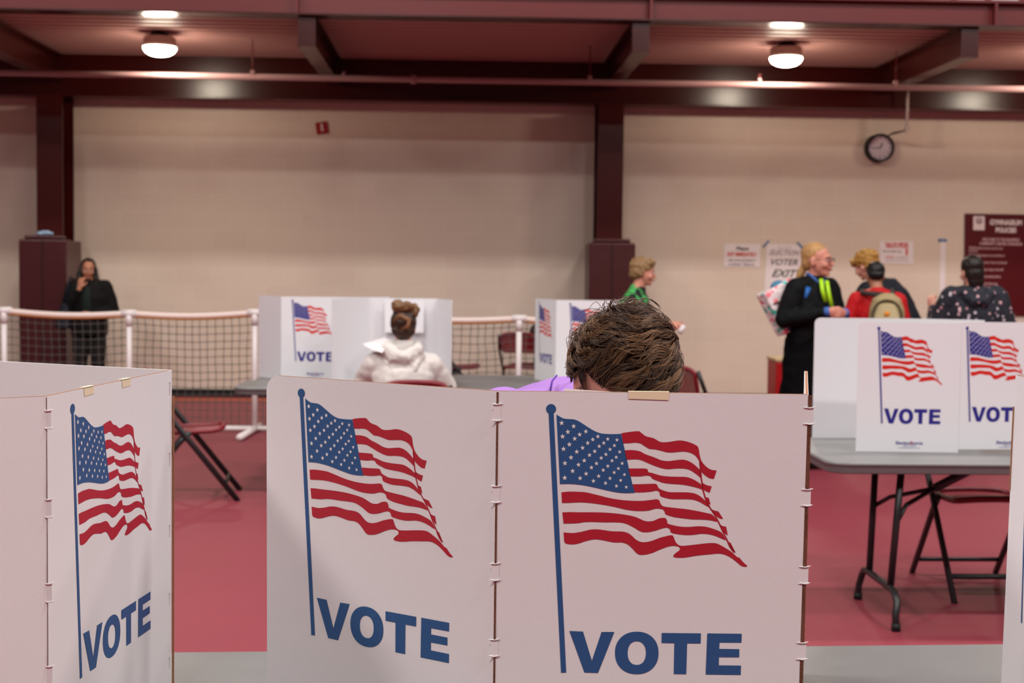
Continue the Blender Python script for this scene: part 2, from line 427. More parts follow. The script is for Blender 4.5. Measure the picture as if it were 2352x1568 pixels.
# wall clock with conduit
c = PY(2020, 340, 17.42)
g = thing('wall_clock', 'round black-rimmed clock with white face high on the right wall', 'clock', c)
R90 = Matrix.Rotation(PI / 2, 3, 'X')
def disc(r0, r1, y0, y1, n=40):
    m = MB(); vs = []
    for yy in (y0, y1):
        for rr in (r0, r1):
            vs += [c + Vector((rr * math.cos(2 * PI * k / n), yy, rr * math.sin(2 * PI * k / n))) for k in range(n)]
    fs = []
    for a, b_ in ((0, 1), (1, 3), (3, 2), (2, 0)):
        fs += [(a * n + k, a * n + (k + 1) % n, b_ * n + (k + 1) % n, b_ * n + k) for k in range(n)]
    return m.add(vs, fs)
disc(.145, .172, -.05, .07).build('rim', M['dark'], g)
m = MB(); m.plate([c + Vector((.15 * math.cos(2 * PI * k / 40), -.02, .15 * math.sin(2 * PI * k / 40))) for k in range(40)], (0, -1, 0), .05)
fc = m.build('face', mat('clock_face', rgb(205, 190, 200), .4), g)
for k in range(12):
    a = PI / 6 * k; m = MB()
    p = c + Vector((math.sin(a) * .12, -.024, math.cos(a) * .12)); m.box(p, (.008, .002, .022), Matrix.Rotation(a, 3, 'Y')); m.build('hour_mark', M['ink'], fc)
for nm, a, L, wd in (('hour_hand', math.radians(28), .075, .012), ('minute_hand', math.radians(268), .11, .008)):
    d = Vector((math.sin(a), 0, math.cos(a)))
    MB().box(c + d * (L / 2 - .01) + Vector((0, -.028, 0)), (wd, .003, L), Matrix.Rotation(a, 3, 'Y')).build(nm, M['dark'], fc)
g = thing('conduit_drop', 'pale conduit dropping from the beam to feed the wall clock', 'conduit', PY(2083, 300, 17.0))
a = PY(2085, 205, 17.05); b_ = PY(2083, 296, 17.05)
MB().cyl((b_.x, 17.05, 3.75), b_, .017, 10).build('pipe_run', M['conduit'], g)
MB().box(b_ + Vector((0, 0, -.0)), (.05, .05, .08)).build('junction_box', M['conduit'], g)
MB().tube([b_ + Vector((-.02, 0, -.02)), PY(2052, 306, 17.2), PY(2036, 313, 17.36)], [.008, .014, .006], 8).build('cable', M['dark'], g)

# number plaque and posters
def sheet(name, label, cat, px, m, Y=YW - .006, rot=0, t=.004, pname='sheet', group=None):
    P = [PY(x, y, Y) for x, y in px]
    base = sum(P, Vector()) / 4
    g = thing(name, label, cat, base, 0, group)
    s = MB().plate(P, (0, -1, 0), t).build(pname, m, g)
    return g, s, P
g, s, P = sheet('number_sign', 'small tilted red plaque numbered 1 high on the bare wall', 'sign', [(724, 282), (751, 278), (755, 305), (728, 309)], mat('plaque_red', rgb(150, 18, 20), .4), Y=YW - .02)
U = (P[1] - P[0]).normalized(); V = (P[3] - P[0]).normalized(); c = (P[0] + P[2]) / 2
textmesh('1', .115, c, U, V, 'numeral', None, g, bold=.006).build('numeral', M['signwhite'], g)
def lines(parent, host, P, rows, m):
    """rows: (text, rel y, height px, material, bold, italic, rel x, align, width px)"""
    U = (P[1] - P[0]); V = (P[3] - P[0]); w_ = U.length
    for tx, ry, hp, mm, bo, it, rx, al, sxx in rows:
        O = P[0] + U * rx + V * ry
        textmesh(tx, hp, O, U, V, 'lettering', mm, parent, bold=bo, align=al, italic=it, sx=sxx).build('lettering', mm, host)
redink = mat('red_ink', rgb(200, 60, 48), .6)
g, s, P = sheet('exit_notice', 'white notice with a red EXIT IMMEDIATELY line on the right wall', 'notice', [(1664, 560), (1746, 561), (1745, 613), (1662, 612)], M['white'])
lines(g, s, P, [('Please', .2, .062, M['ink'], .002, .2, .5, 'CENTER', 1), ('EXIT IMMEDIATELY', .46, .062, redink, .003, 0, .5, 'CENTER', .68),
                ('with cards and badges if', .71, .045, M['ink'], .0008, 0, .5, 'CENTER', .76), ('so inclined.  Thank you', .89, .045, M['ink'], .0008, 0, .5, 'CENTER', .76)], M['ink'])
g, s, P = sheet('election_poster', 'tall white poster reading ELECTION VOTER EXIT held by blue tape', 'poster', [(1761, 560), (1841, 562), (1838, 692), (1755, 690)], M['white'])
lines(g, s, P, [('Town Clerk', .06, .035, mat('grey_ink', rgb(150, 140, 140), .6), 0, .3, .5, 'CENTER', 1),
                ('ELECTION', .15, .088, mat('grey_ink2', rgb(120, 112, 110), .6), .0012, .45, .5, 'CENTER', .88), ('VOTER', .32, .105, M['ink'], .0018, .35, .5, 'CENTER', 1.05),
                ('EXIT', .52, .128, M['ink'], .003, .4, .5, 'CENTER', 1.08)], M['ink'])
def strip(name, pxs, m, parent, Y=YW - .011):
    return MB().plate([PY(x, y, Y) for x, y in pxs], (0, -1, 0), .002).build(name, m, parent)
strip('tape', [(1751, 566), (1765, 551), (1768, 554), (1754, 569)], M['bluetape'], g)
strip('tape', [(1829, 557), (1833, 555), (1849, 571), (1845, 575)], M['bluetape'], g)
strip('tape', [(1746, 675), (1749, 672), (1757, 683), (1753, 687)], M['bluetape'], g)
g, s, P = sheet('red_heading_notice', 'white notice with a red two-word heading near the dark maroon board', 'notice', [(2021, 553), (2098, 554), (2098, 606), (2021, 604)], M['white'])
lines(g, s, P, [('TABULATE OFFICERS', .2, .085, redink, .004, 0, .5, 'CENTER', .36), ('when your ballot is cast', .46, .035, M['ink'], .0006, 0, .08, 'LEFT', .68),
                ('1', .5, .10, redink, .006, 0, .8, 'CENTER', 1.2), ('STOP', .74, .04, redink, .001, 0, .18, 'LEFT', .9), ('see the tabulator', .74, .035, mat('grey_ink3', rgb(140, 130, 130)), 0, 0, .42, 'LEFT', .72),
                ('official before you leave today', .87, .032, mat('grey_ink3', rgb(140, 130, 130)), 0, 0, .5, 'CENTER', .75)], M['ink'])
g, s, P = sheet('white_strip', 'narrow white paper strip hanging from blue tape right of the red-heading notice', 'paper', [(2161, 553), (2173, 553), (2170, 690), (2157, 690)], M['white'])
strip('tape', [(2155, 548), (2175, 549), (2175, 555), (2155, 554)], M['bluetape'], g)
g, s, P = sheet('policy_board', 'large maroon GYMNASIUM POLICIES board at the right edge', 'sign', [(2217, 490), (2440, 494), (2438, 727), (2215, 722)], M['boardred'], Y=YW - .03, t=.02)
sg = M['signwhite']
U = P[1] - P[0]; V = P[3] - P[0]
MB().plate([P[0] + U * a_ + V * b2 + Vector((0, -.003, 0)) for a_, b2 in ((.083, .025), (.20, .025), (.20, .162), (.083, .162))], (0, -1, 0), .002).build('emblem_panel', sg, s)
m = MB(); cc = P[0] + U * .142 + V * .072 + Vector((0, -.005, 0))
for k in range(24):
    a0 = 2 * PI * k / 24; a1 = 2 * PI * (k + 1) / 24
    m.plate([cc + Vector((r_ * math.cos(a_), 0, r_ * math.sin(a_))) for r_, a_ in ((.024, a0), (.038, a0), (.038, a1), (.024, a1))], (0, -1, 0), .001)
m.box(cc, (.04, .002, .008)); m.box(cc + Vector((0, 0, -.012)), (.03, .002, .006)); m.build('emblem', mat('sign_grey', rgb(120, 90, 92)), s)
sr = mat('sign_dim_white', rgb(196, 160, 162), .5)
rows = [('GYMNASIUM', .085, .085, sg, .004, 0, .42, 'CENTER', .82), ('POLICIES', .16, .078, sg, .004, 0, .42, 'CENTER', .82),
        ('WELCOME TO THE MANSFIELD', .255, .05, sr, .002, 0, .37, 'CENTER', .66), ('COMMUNITY CENTER GYMNASIUM', .295, .05, sr, .002, 0, .37, 'CENTER', .66)]
tx = ['PROPER athletic footwear must be worn', 'at all times', 'FOOD and beverages are not permitted on', 'the gym floor', 'HANGING on the rims or nets is not allowed', 'by any player',
      'REPORT any damage or injury to the staff', 'on duty', 'CHILDREN under ten must be with an', 'adult guardian', 'SHARE the courts with others and', 'keep play clean', 'LANGUAGE must be suitable',
      'for all', 'BALLS may be signed out at the desk', 'with a card', 'LOCKERS are for daily use only', 'please', 'THANK YOU']
yy = .34
for i, t_ in enumerate(tx):
    rows.append((t_, yy, .042, sr, .001, 0, .04, 'LEFT', .60)); yy += .028 if i % 2 == 0 else .042
lines(g, s, P, rows, sg)

# ------------------------------------------------------------------ folding chairs
def make_chair(label):
    g = thing('folding_chair', label, 'chair', (0, 0, 0), 0, 'maroon folding chairs')
    W_ = .24; r = (.0145, .020)
    for sx in (-1, 1):
        x = sx * W_
        MB().tube([(x * .93, .30, .84), (x, .22, .70), (x, .03, .47), (x, -.34, .0)], [r] * 4, 10, side=(1, 0, 0)).build('front_leg', M['black'], g)
        MB().tube([(x * .94, -.02, .47), (x * .94, .05, .40), (x * .94, .37, .0)], [r] * 3, 10, side=(1, 0, 0)).build('rear_leg', M['black'], g)
    MB().tube([(-W_ * .94, .31, .085), (W_ * .94, .31, .085)], .012, 8).build('rear_crossbar', M['black'], g)
    MB().tube([(-W_, -.255, .115), (W_, -.255, .115)], .014, 8).build('front_crossbar', M['black'], g)
    def curved(w2, y0, z0, y1, z1, nrows, bow, thick, rim):
        m = MB(); N = 12; vs = []; fs = []
        D = Vector((0, y1 - y0, z1 - z0)); nrm = Vector((0, -D.z, D.y)).normalized()
        for j in range(nrows + 1):
            t = j / nrows
            for i in range(N + 1):
                u = i / N * 2 - 1
                wd = w2 * (1 - .10 * (abs(2 * t - 1) ** 6))
                p = Vector((u * wd, y0, z0)) + D * t + nrm * (bow * (u * u - .5) + rim * (2 * t - 1) ** 4 * .5)
                vs.append(p)
        n0 = len(vs)
        vs += [v - nrm * thick for v in vs]
        for j in range(nrows):
            for i in range(N):
                a = j * (N + 1) + i; q = (a, a + 1, a + N + 2, a + N + 1); fs.append(q); fs.append(tuple(reversed([k + n0 for k in q])))
        for i in range(N):
            fs += [(i + 1, i, i + n0, i + 1 + n0)]; a = nrows * (N + 1) + i; fs += [(a, a + 1, a + 1 + n0, a + n0)]
        for j in range(nrows):
            a = j * (N + 1); fs += [(a, a + N + 1, a + N + 1 + n0, a + n0)]; a += N; fs += [(a + N + 1, a, a + n0, a + N + 1 + n0)]
        return m.add(vs, fs, True)
    def rimmed(nm, w2, y0, z0, y1, z1, bow, thick, rim):
        D = Vector((0, y1 - y0, z1 - z0)); nrm = Vector((0, -D.z, D.y)).normalized()
        m = MB(); pts = []
        K = 48
        for k in range(K + 1):
            a = 2 * PI * k / K
            cu, cv = math.cos(a), math.sin(a)
            e = .35
            u = math.copysign(abs(cu) ** e, cu); v = math.copysign(abs(cv) ** e, cv)
            pts.append(Vector((u * w2, y0, z0)) + D * (v * .5 + .5) + nrm * (bow * (u * u - .5) + rim * .5 * v ** 4 - thick / 2))
        m.tube(pts, [(.018, .016)] * len(pts), 8, caps=False)
        o = m.build(nm, M['chair'], g)
        curved(w2 * .98, y0, z0, y1, z1, 8, bow, thick * .4, rim).build('perforated_panel', M['perf'], o)
    rimmed('seat', .20, .17, .455, -.235, .47, .008, .02, -.02)
    rimmed('backrest', .20, .215, .66, .295, .865, -.03, .02, 0)
    return g
GRP = 'maroon folding chairs'
p1 = PZ(553, 1152, 0); p2 = PZ(547, 1124, 0); fr = (p1 + p2) / 2
dir_ = (p2 - p1); ang = math.atan2(dir_.y, dir_.x)            # right->left side direction
rz = ang                                                       # facing +X
proto = make_chair('maroon folding chair seen side-on between the two nearest booths, facing right')
rz0 = PI / 2 + .12
fv = Vector((math.cos(rz0 - PI / 2), math.sin(rz0 - PI / 2), 0))
L0 = Vector((fr.x, fr.y, 0)) - fv * .34
proto.matrix_world = Matrix.Translation(L0) @ Matrix.Rotation(rz0, 4, 'Z')
pr = PZ(2196, 1388, 0)
dup(proto, (pr.x + .24, pr.y + .36, 0), -.0, 'maroon folding chair under and behind the right grey table')
ps = PY(950, 800, 9.3)
chs = dup(proto, (ps.x + .02, 9.42, 0), PI, 'maroon folding chair under the person in the white hooded jacket')
p3 = PY(1598, 850, 11.0)
dup(proto, (p3.x - .05, 11.0, 0), PI / 2 + .95, 'maroon folding chair with perforated back just right of the bowed head')
p4 = PY(1052, 835, 16.2)
dup(proto, (p4.x, 16.3, 0), PI / 2 + .05, 'maroon folding chair behind the net barrier, showing right of the white booth')
p5 = PY(1225, 780, 16.2)
dup(proto, (p5.x - .1, 16.35, 0), PI - .25, 'maroon folding chair behind the net barrier, close to the narrow-flag booth')
# ------------------------------------------------------------------ tables
def make_table(label, x0, x1, y0, y1, z, rz=0, legs=(1, 1), ly=0.0, grp='grey folding tables'):
    c = Vector(((x0 + x1) / 2, (y0 + y1) / 2, 0))
    g = thing('folding_table', label, 'table', c, rz, grp)
    L, D = x1 - x0, y1 - y0
    W0 = WM[g.name]
    def rr(ins, zz, rad=.10):
        pts = []
        for cx_, cy_, a0 in ((L / 2 - rad, D / 2 - rad, 0), (-L / 2 + rad, D / 2 - rad, 90), (-L / 2 + rad, -D / 2 + rad, 180), (L / 2 - rad, -D / 2 + rad, 270)):
            for k in range(7):
                a = math.radians(a0 + 15 * k)
                pts.append(W0 @ Vector((cx_ + (rad - ins) * math.cos(a), cy_ + (rad - ins) * math.sin(a), zz)))
        return pts
    def skin_(zs, nm, m):
        rings = [rr(i_, z_) for i_, z_ in zs]; n = len(rings[0]); b = MB()
        b.add([v for r_ in rings for v in r_], [(j * n + k, j * n + (k + 1) % n, (j + 1) * n + (k + 1) % n, (j + 1) * n + k) for j in range(len(rings) - 1) for k in range(n)]
              + [tuple(range(n)), tuple(range((len(rings) - 1) * n, len(rings) * n))])
        return b.build(nm, m, g)
    skin_([(0.002, z - .016), (0, z - .012), (0, z - .006), (.005, z)], 'tabletop', M['tabletop'])
    skin_([(.012, z - .052), (.006, z - .048), (.006, z - .017)], 'edge_skirt', M['tableedge'])
    for side, on in zip((-1, 1), legs):
        if not on: continue
        xl = side * (L / 2 - .36)
        xf = xl + side * .03
        for sy in (-1, 1):
            MB().tube([W0 @ Vector((xl, ly + sy * .20, z - .05)), W0 @ Vector((xf - side * .003, ly + sy * .17, .17))], .0165, 12).build('leg', M['black'], g)
        pts = [(xf + side * .01, -.31, 0), (xf + side * .01, -.30, .07), (xf, -.285, .125), (xf, -.25, .155), (xf, -.2, .165), (xf, .2, .165), (xf, .25, .155), (xf, .285, .125), (xf + side * .01, .30, .07), (xf + side * .01, .31, 0)]
        ft = MB().tube([W0 @ Vector((p[0], p[1] + ly, p[2])) for p in pts], .0165, 12).build('foot_bar', M['black'], g)
        for sy in (-1, 1):
            MB().cyl(W0 @ Vector((xf + side * .01, ly + sy * .31, 0)), W0 @ Vector((xf + side * .01, ly + sy * .308, .035)), .021, 12).build('foot_cap', M['dark'], ft)
        xm = xl - side * .22
        MB().tube([W0 @ Vector((xl - side * .42, ly, z - .055)), W0 @ Vector((xm, ly, z - .16)), ], .022, 8).build('brace', M['black'], g)
        for sy in (-1, 1):
            MB().tube([W0 @ Vector((xm, ly, z - .16)), W0 @ Vector((xl - side * .05, ly + sy * .12, z - .22)), W0 @ Vector((xl, ly + sy * .185, z - .27))], .011, 8).build('brace_arm', M['black'], g)
    return g
ZN = .80
make_table('near grey folding table carrying the two nearest VOTE booths', -1.13, 1.31, 2.06, 2.985, ZN, math.radians(2.6))
tl = PZ(1862, 1035, .755)
make_table('grey folding table on the right with black bent legs under the two-flag booth', 1.63, 3.46, 6.28, 7.24, .755, ly=-.17)
t0 = PZ(540, 886, .75)
make_table('grey folding table in front of the white hooded jacket', t0.x, t0.x + 1.5, 9.98, 10.68, .75)
make_table('grey folding table behind the purple shirt, bare at its left', t0.x + 1.51, t0.x + 3.0, 9.98, 10.68, .75)
make_table('grey folding table in the second row behind the white hooded jacket', t0.x + .05, t0.x + 1.5, 10.70, 11.36, .75)
make_table('grey folding table in the second row, beneath the narrow-flag booth', t0.x + 1.51, t0.x + 2.72, 10.70, 11.36, .75)

# ------------------------------------------------------------------ flag print, traced on the near booth's front panel
def F0(x, y): return (1120 + x / 3.0947, 860 + y / 3.0947)
def F1(x, y): return (1240 + x / 6.0308, 900 + y / 6.0308)
def F2(x, y): return (1400 + x / 4.354, 960 + y / 4.354)
def F3(x, y): return (1260 + x / 7.127, 1100 + y / 7.127)
def F5(x, y): return (1120 + x / 3.0947, 1260 + y / 3.0947)
def T(f, s):
    out = []
    for tok in s.split():
        sh = tok.endswith('s'); tok = tok.rstrip('s'); x, y = tok.split(',')
        out.append(f(float(x), float(y)) + (sh,))
    return out
STR = [
 T(F2, '118,150s 200,137 290,130 320,148 365,180 440,200 515,238 600,236 700,222 790,238 865,270 890,300 902,370 925,435 975,490 1020,515 1071,522s 1045,605s 1000,598 950,565 917,533s 910,515 908,480 895,425 860,375 810,345 740,332 640,340 580,340 520,325 455,310 400,305 355,280 310,252 260,243 200,248 135,250s'),
 T(F2, '150,322s 220,318 300,330 360,360 440,388 520,420 590,428 660,420 730,414 790,428 850,465 908,520s 914,600s 895,580 850,545 800,515 740,502 660,502 590,508 530,500 460,478 380,445 310,416 250,410 165,414s'),
 T(F2, '928,645s 970,668 1022,680s 1003,744s 965,728 930,707s'),
 T(F2, '187,503s 280,502 372,506 390,538 430,548 510,572 590,582 680,585 770,588 840,612 910,655 924,668s 930,715s 890,698 800,675 720,662 620,655 540,645 490,628 432,605 410,580 375,572 300,580 207,580s'),
 T(F2, '945,775s 965,790 993,795s 1012,862s 985,850 965,822s'),
 T(F2, '230,660s 340,658 450,655 475,665 495,700 540,722 600,738 700,740 790,742 860,755 920,790 985,855 1002,892s 960,870 900,835 830,812 740,808 640,808 580,800 512,778 500,740 470,723 420,732 330,740 254,740s'),
 T(F2, '1002,888s 1030,915 1090,932s 1138,1006s 1100,998 1050,960 1018,915s'),
 T(F3, '212,215s 330,203 480,206 620,216 800,258 1000,308 1200,340 1400,354 1560,352 1680,338') + T(F2, '470,810 497,820 510,850 540,880 640,895 760,908 870,926 960,945 1025,962 1060,1000 1080,1035s 1000,1018 920,1012 830,1010 740,1000 640,985 565,960 550,930 530,910 470,902 400,920') + T(F3, '1560,518 1420,516 1280,498 1150,468 1000,435 800,402 620,382 480,378 330,385 222,388s'),
 T(F2, '1092,1048s 1120,1072 1168,1085s 1184,1170s 1155,1150 1118,1092s'),
 T(F3, '228,542s 350,538 500,541 700,541 900,545 1080,558 1250,580 1400,610 1500,650 1570,680 1640,690 1720,680 1800,645 1870,632') + T(F2, '562,1000 577,1025 583,1052 640,1070 720,1084 800,1086 880,1080 960,1084 1040,1106 1110,1135 1140,1170 1168,1220s 1140,1210 1070,1180 1000,1160 920,1154 860,1162 790,1167 710,1162 650,1152 615,1140 605,1110 575,1093 530,1100 470,1120 400,1136 340,1138 300,1125') + T(F3, '1400,790 1290,735 1200,710 1080,703 900,703 700,697 580,702 500,715 400,722 247,724s'),
 T(F2, '1175,1232s 1212,1244s 1240,1300 1262,1343s 1235,1335 1198,1285s'),
 T(F3, '248,870s 340,878 430,878 560,855 680,826 800,820 920,835 1050,852 1200,856 1290,875 1360,920 1430,985 1510,1025 1600,1028 1700,1005 1820,960 1900,938 1980,920') + T(F2, '632,1172 645,1195 665,1240 695,1268 740,1275 850,1264 950,1252 1030,1247 1080,1255 1140,1285 1220,1335 1275,1385 1300,1395 1340,1440 1381,1476s 1365,1484 1320,1475 1270,1435 1210,1390 1150,1362 1090,1352 1000,1360 880,1372 780,1388 710,1394 650,1388 640,1375 660,1350 700,1320 704,1300 690,1283 640,1275 580,1285 500,1315 430,1345 360,1362 300,1363') + T(F3, '1430,1195 1370,1130 1300,1068 1210,1035 1080,1033 980,1015 880,995 790,983 710,988 600,1015 500,1048 400,1065 290,1052 258,1015s'),
]
HEM = [F2(*p) for p in ((905, 440), (911, 520), (916, 590), (928, 660), (936, 720), (966, 820), (1004, 892), (1050, 960), (1100, 1055), (1150, 1165), (1200, 1262), (1255, 1340))]
CANTON = T(F1, '230,312s 320,362 390,373 470,378 540,405 640,468 740,530 840,570 930,580 1030,582 1126,578s 1282,1272s 1318,1394s 1200,1398 1080,1390 950,1365 800,1330 620,1292 440,1272 280,1274s 255,800s')
STARS = [(302,428),(468,473),(637,545),(388,551),(551,588),(315,615),(483,645),(803,615),(733,657),(940,650),(1068,663),(663,705),(885,705),(1032,740),(592,772),(822,750),(972,793),(1105,828),(409,725),(328,787),(511,826),(760,820),(688,872),(915,862),(1058,902),(850,912),(432,905),(615,948),(1000,950),(1140,987),(348,985),(536,1006),(785,988),(715,1045),(942,1025),(1088,1058),(878,1080),(1030,1113),(1172,1142),(454,1093),(641,1130),(815,1163),(972,1193),(1120,1222),(345,1187),(558,1192),(743,1230),(910,1260),(1061,1300),(1197,1315)]
def star_px(x, y):
    r = (43 - .012 * x)
    pts = []
    for k in range(10):
        a = -PI / 2 + k * PI / 5 - .08; rr_ = r if k % 2 == 0 else r * .42
        pts.append(F1(x + rr_ * math.cos(a) * .95, y + rr_ * math.sin(a)) )
    return pts
def smooth(pts, n=5):
    # catmull-rom between sharp points
    N = len(pts)
    i0 = next(i for i in range(N) if pts[i][2])
    pts = pts[i0:] + pts[:i0] + [pts[i0]]
    out = []; seg = [pts[0]]
    segs = []
    for p in pts[1:]:
        seg.append(p)
        if p[2]: segs.append(seg); seg = [p]
    for sg_ in segs:
        P_ = [Vector(q[:2]) for q in sg_]
        for i in range(len(P_) - 1):
            a = P_[max(i - 1, 0)]; b_ = P_[i]; c_ = P_[i + 1]; d = P_[min(i + 2, len(P_) - 1)]
            k = n if len(P_) > 2 else 1
            for j in range(k):
                t = j / k
                out.append(.5 * ((2 * b_) + (-a + c_) * t + (2 * a - 5 * b_ + 4 * c_ - d) * t * t + (-a + 3 * b_ - 3 * c_ + d) * t ** 3))
    return [(v.x, v.y) for v in out]
LET = {
 'V': T(F5, '583,583s 680,587s 743,795s 812,590s 903,590s 787,881s 690,878s'),
 'T': T(F5, '1239,597s 1518,600s 1516,672s 1420,671s 1414,890s 1325,889s 1329,670s 1238,668s'),
 'E': T(F5, '1563,600s 1808,603s 1806,666s 1650,665s 1648,710s 1791,712s 1790,770s 1646,769s 1645,827s 1803,829s 1801,895s 1552,892s'),
}
ZT = 1.407; HB = .607
A1 = PZ(1143, 898, ZT); A2 = PZ(1857, 906, ZT); LEAN = Vector((0, .022, 0))
U_ = (A2 - A1).normalized(); Vd = (Vector((0, 0, -HB)) + LEAN).normalized(); N_ = U_.cross(-Vd).normalized()
WREF = (A2 - A1).length
def touv(px, py):
    d = ray(px, py); t = (A1 - CAMP).dot(N_) / d.dot(N_); p = CAMP + d * t - A1
    u = p.dot(U_); vv = p - U_ * u
    return (u, vv.dot(Vd))
UV = dict(stripes=[[touv(*p) for p in smooth(s_)] for s_ in STR], canton=[touv(*p) for p in smooth(CANTON)],
          stars=[[touv(*p) for p in star_px(*s_)] for s_ in STARS], hem=[touv(*p) for p in HEM])
UV['letters'] = [[touv(p[0], p[1]) for p in LET[k]] for k in 'VTE']
def sup(cx_, cy_, rx, ry, e, n=44):
    out = []
    for k in range(n):
        a = 2 * PI * k / n; c_, s_ = math.cos(a), math.sin(a)
        out.append(touv(*F5(cx_ + rx * math.copysign(abs(c_) ** e, c_), cy_ + ry * math.copysign(abs(s_) ** e, s_))))
    return out
UV['Oo'] = sup(1062, 739, 155, 151, .92); UV['Oi'] = sup(1062, 740, 65, 84, .9)
UV['pole'] = [touv(*F0(433, 262)), touv(*F0(469, 262)), touv(*F5(561, 878)), touv(*F5(524, 880))]
ball = touv(*F0(451, 244)); br_ = 36 / 3.0947 / 1479

def print_art(panel, O, U, V, N, w, sx=1.0, sy=1.0, back=False, imprint=False, uoff=0.0, maxu=None):
    blue, red, bd = (M['navy'], M['red2'], M['boardb']) if back else (M['blue'], M['red'], M['board'])
    def W(uv, off=.0005): return O + U * (uv[0] * sx + uoff) + V * (uv[1] * sy) + N * off
    def poly(b, uvs, off=.0005): b.add([W(p, off) for p in uvs], [tuple(range(len(uvs)))])
    b = MB()
    for s_ in UV['stripes']: poly(b, s_)
    h = UV['hem']
    for i in range(len(h) - 1):
        b.add([W((h[i][0] - .0012, h[i][1])), W((h[i][0] + .0012, h[i][1])), W((h[i + 1][0] + .0012, h[i + 1][1])), W((h[i + 1][0] - .0012, h[i + 1][1]))], [(0, 1, 2, 3)])
    b.build('flag_stripes', red, panel)
    b = MB(); poly(b, UV['canton']); b.build('flag_canton', blue, panel)
    b = MB()
    for s_ in UV['stars']: poly(b, s_, .0010)
    b.build('flag_stars', bd, panel)
    b = MB(); poly(b, UV['pole'])
    poly(b, [(ball[0] + br_ * math.cos(2 * PI * k / 28), ball[1] + br_ * math.sin(2 * PI * k / 28)) for k in range(28)], .0006)
    b.build('flagpole', blue, panel)
    b = MB()
    for s_ in UV['letters']: poly(b, s_)
    n = len(UV['Oo']); b.add([W(p) for p in UV['Oo']] + [W(p) for p in UV['Oi']], [(k, (k + 1) % n, (k + 1) % n + n, k + n) for k in range(n)])
    b.build('vote_lettering', blue, panel)
    if imprint:
        cx_ = w * .52
        for tx, vv, sz, bo in (('ElectionSource', .567, .021, .0006), ('1-888-742-8037', .580, .010, 0), ('www.electionsource.com', .589, .010, 0)):
            textmesh(tx, sz, O + U * cx_ + V * vv, U, V, '', None, None, bold=bo, off=.0005).build('maker_imprint', M['navy'], panel)
        c_ = O + U * (cx_ + .012) + V * .566 + N * .0012
        MB().plate([c_ + U * (.005 * math.cos(2 * PI * k / 12)) + V * (.004 * math.sin(2 * PI * k / 12)) for k in range(12)], N, .0003).build('imprint_dot', M['red2'], panel)

def panel(g, TLp, TRp, h, lean, m, name='panel', rl=0, rr=0, t=.0045, notchR=None, notchL=None, edge=None):
    U = (TRp - TLp).normalized(); w = (TRp - TLp).length
    V = (Vector((0, 0, -h)) + lean); hh = V.length; V.normalize(); N = U.cross(-V).normalized()
    out = []
    def arc(cx_, cy_, r, a0, a1):
        for k in range(7):
            a = math.radians(a0 + (a1 - a0) * k / 6); out.append((cx_ + r * math.cos(a), cy_ + r * math.sin(a)))
    if rl: arc(rl, rl, rl, 180, 270)
    else: out.append((0, 0))
    if rr: arc(w - rr, rr, rr, 270, 360)
    else: out.append((w, 0))
    if notchR:
        for a, b_, dp in notchR: out += [(w, a), (w - dp, a), (w - dp, b_), (w, b_)]
    out += [(w, hh), (0, hh)]
    if notchL:
        for a, b_, dp in reversed(notchL): out += [(0, b_), (dp, b_), (dp, a), (0, a)]
    pts = [TLp + U * u + V * v for u, v in out]
    b = MB(); b.plate(pts, N, t)
    o = b.build(name, m, g)
    # fluted kraft edge along the top
    MB().plate([TLp + U * (rl or .001) + Vector((0, 0, .0006)) - N * .0006, TRp - U * (rr or .001) + Vector((0, 0, .0006)) - N * .0006, TRp - U * (rr or .001) + Vector((0, 0, .0006)) - N * (t * .8), TLp + U * (rl or .001) + Vector((0, 0, .0006)) - N * (t * .8)],
               Vector((0, 0, 1)), .0004).build('top_edge', edge or M['kraft'], o)
    return o, U, V, N, w
TABS = [(.020, .046), (.150, .176), (.274, .301), (.397, .424), (.52, .547)]
def fold(g, P, V, N, U, parent_panel, tabs=TABS, wd=.0035, curl=.010, h=HB):
    a = .001
    N = Vector(N)
    for t0_, t1_ in list(tabs) + [(h, h)]:
        b = MB(); b.box(P + V * ((a + t0_) / 2) + N * .0001, (wd * .6, .0012, t0_ - a - .001))
        v = a
        while v < t0_ - .001:
            v2 = min(v + .0032, t0_)
            b.box(P + V * ((v + v2) / 2) + N * .0002, (wd, .0016, (v2 - v) * .72)); v = v2
        a = t1_
        b.build('flute_slot', M['slot'], parent_panel)
    for t0_, t1_ in tabs:
        b = MB()
        for vv, sg_ in ((t0_, 1), (t1_, -1)):
            q = P + V * vv + N * .0018
            pts = [q - U * curl + N * -.001 + V * .0012, q - U * (curl * .5) + V * .0002 * sg_, q + V * .0010, q + U * (curl * .55), q + U * (curl * .9) + V * -.0014]
            b.tube(pts, [.0006, .0012, .0011, .0012, .0005], 6)
        q0 = P + V * t0_ + N * .0009; q1 = P + V * t1_ + N * .0009
        b.add([q0 - U * .006, q0 + U * .006, q1 + U * .006, q1 - U * .006], [(0, 1, 2, 3)])
        b.build('fold_tab', M['board'], parent_panel)

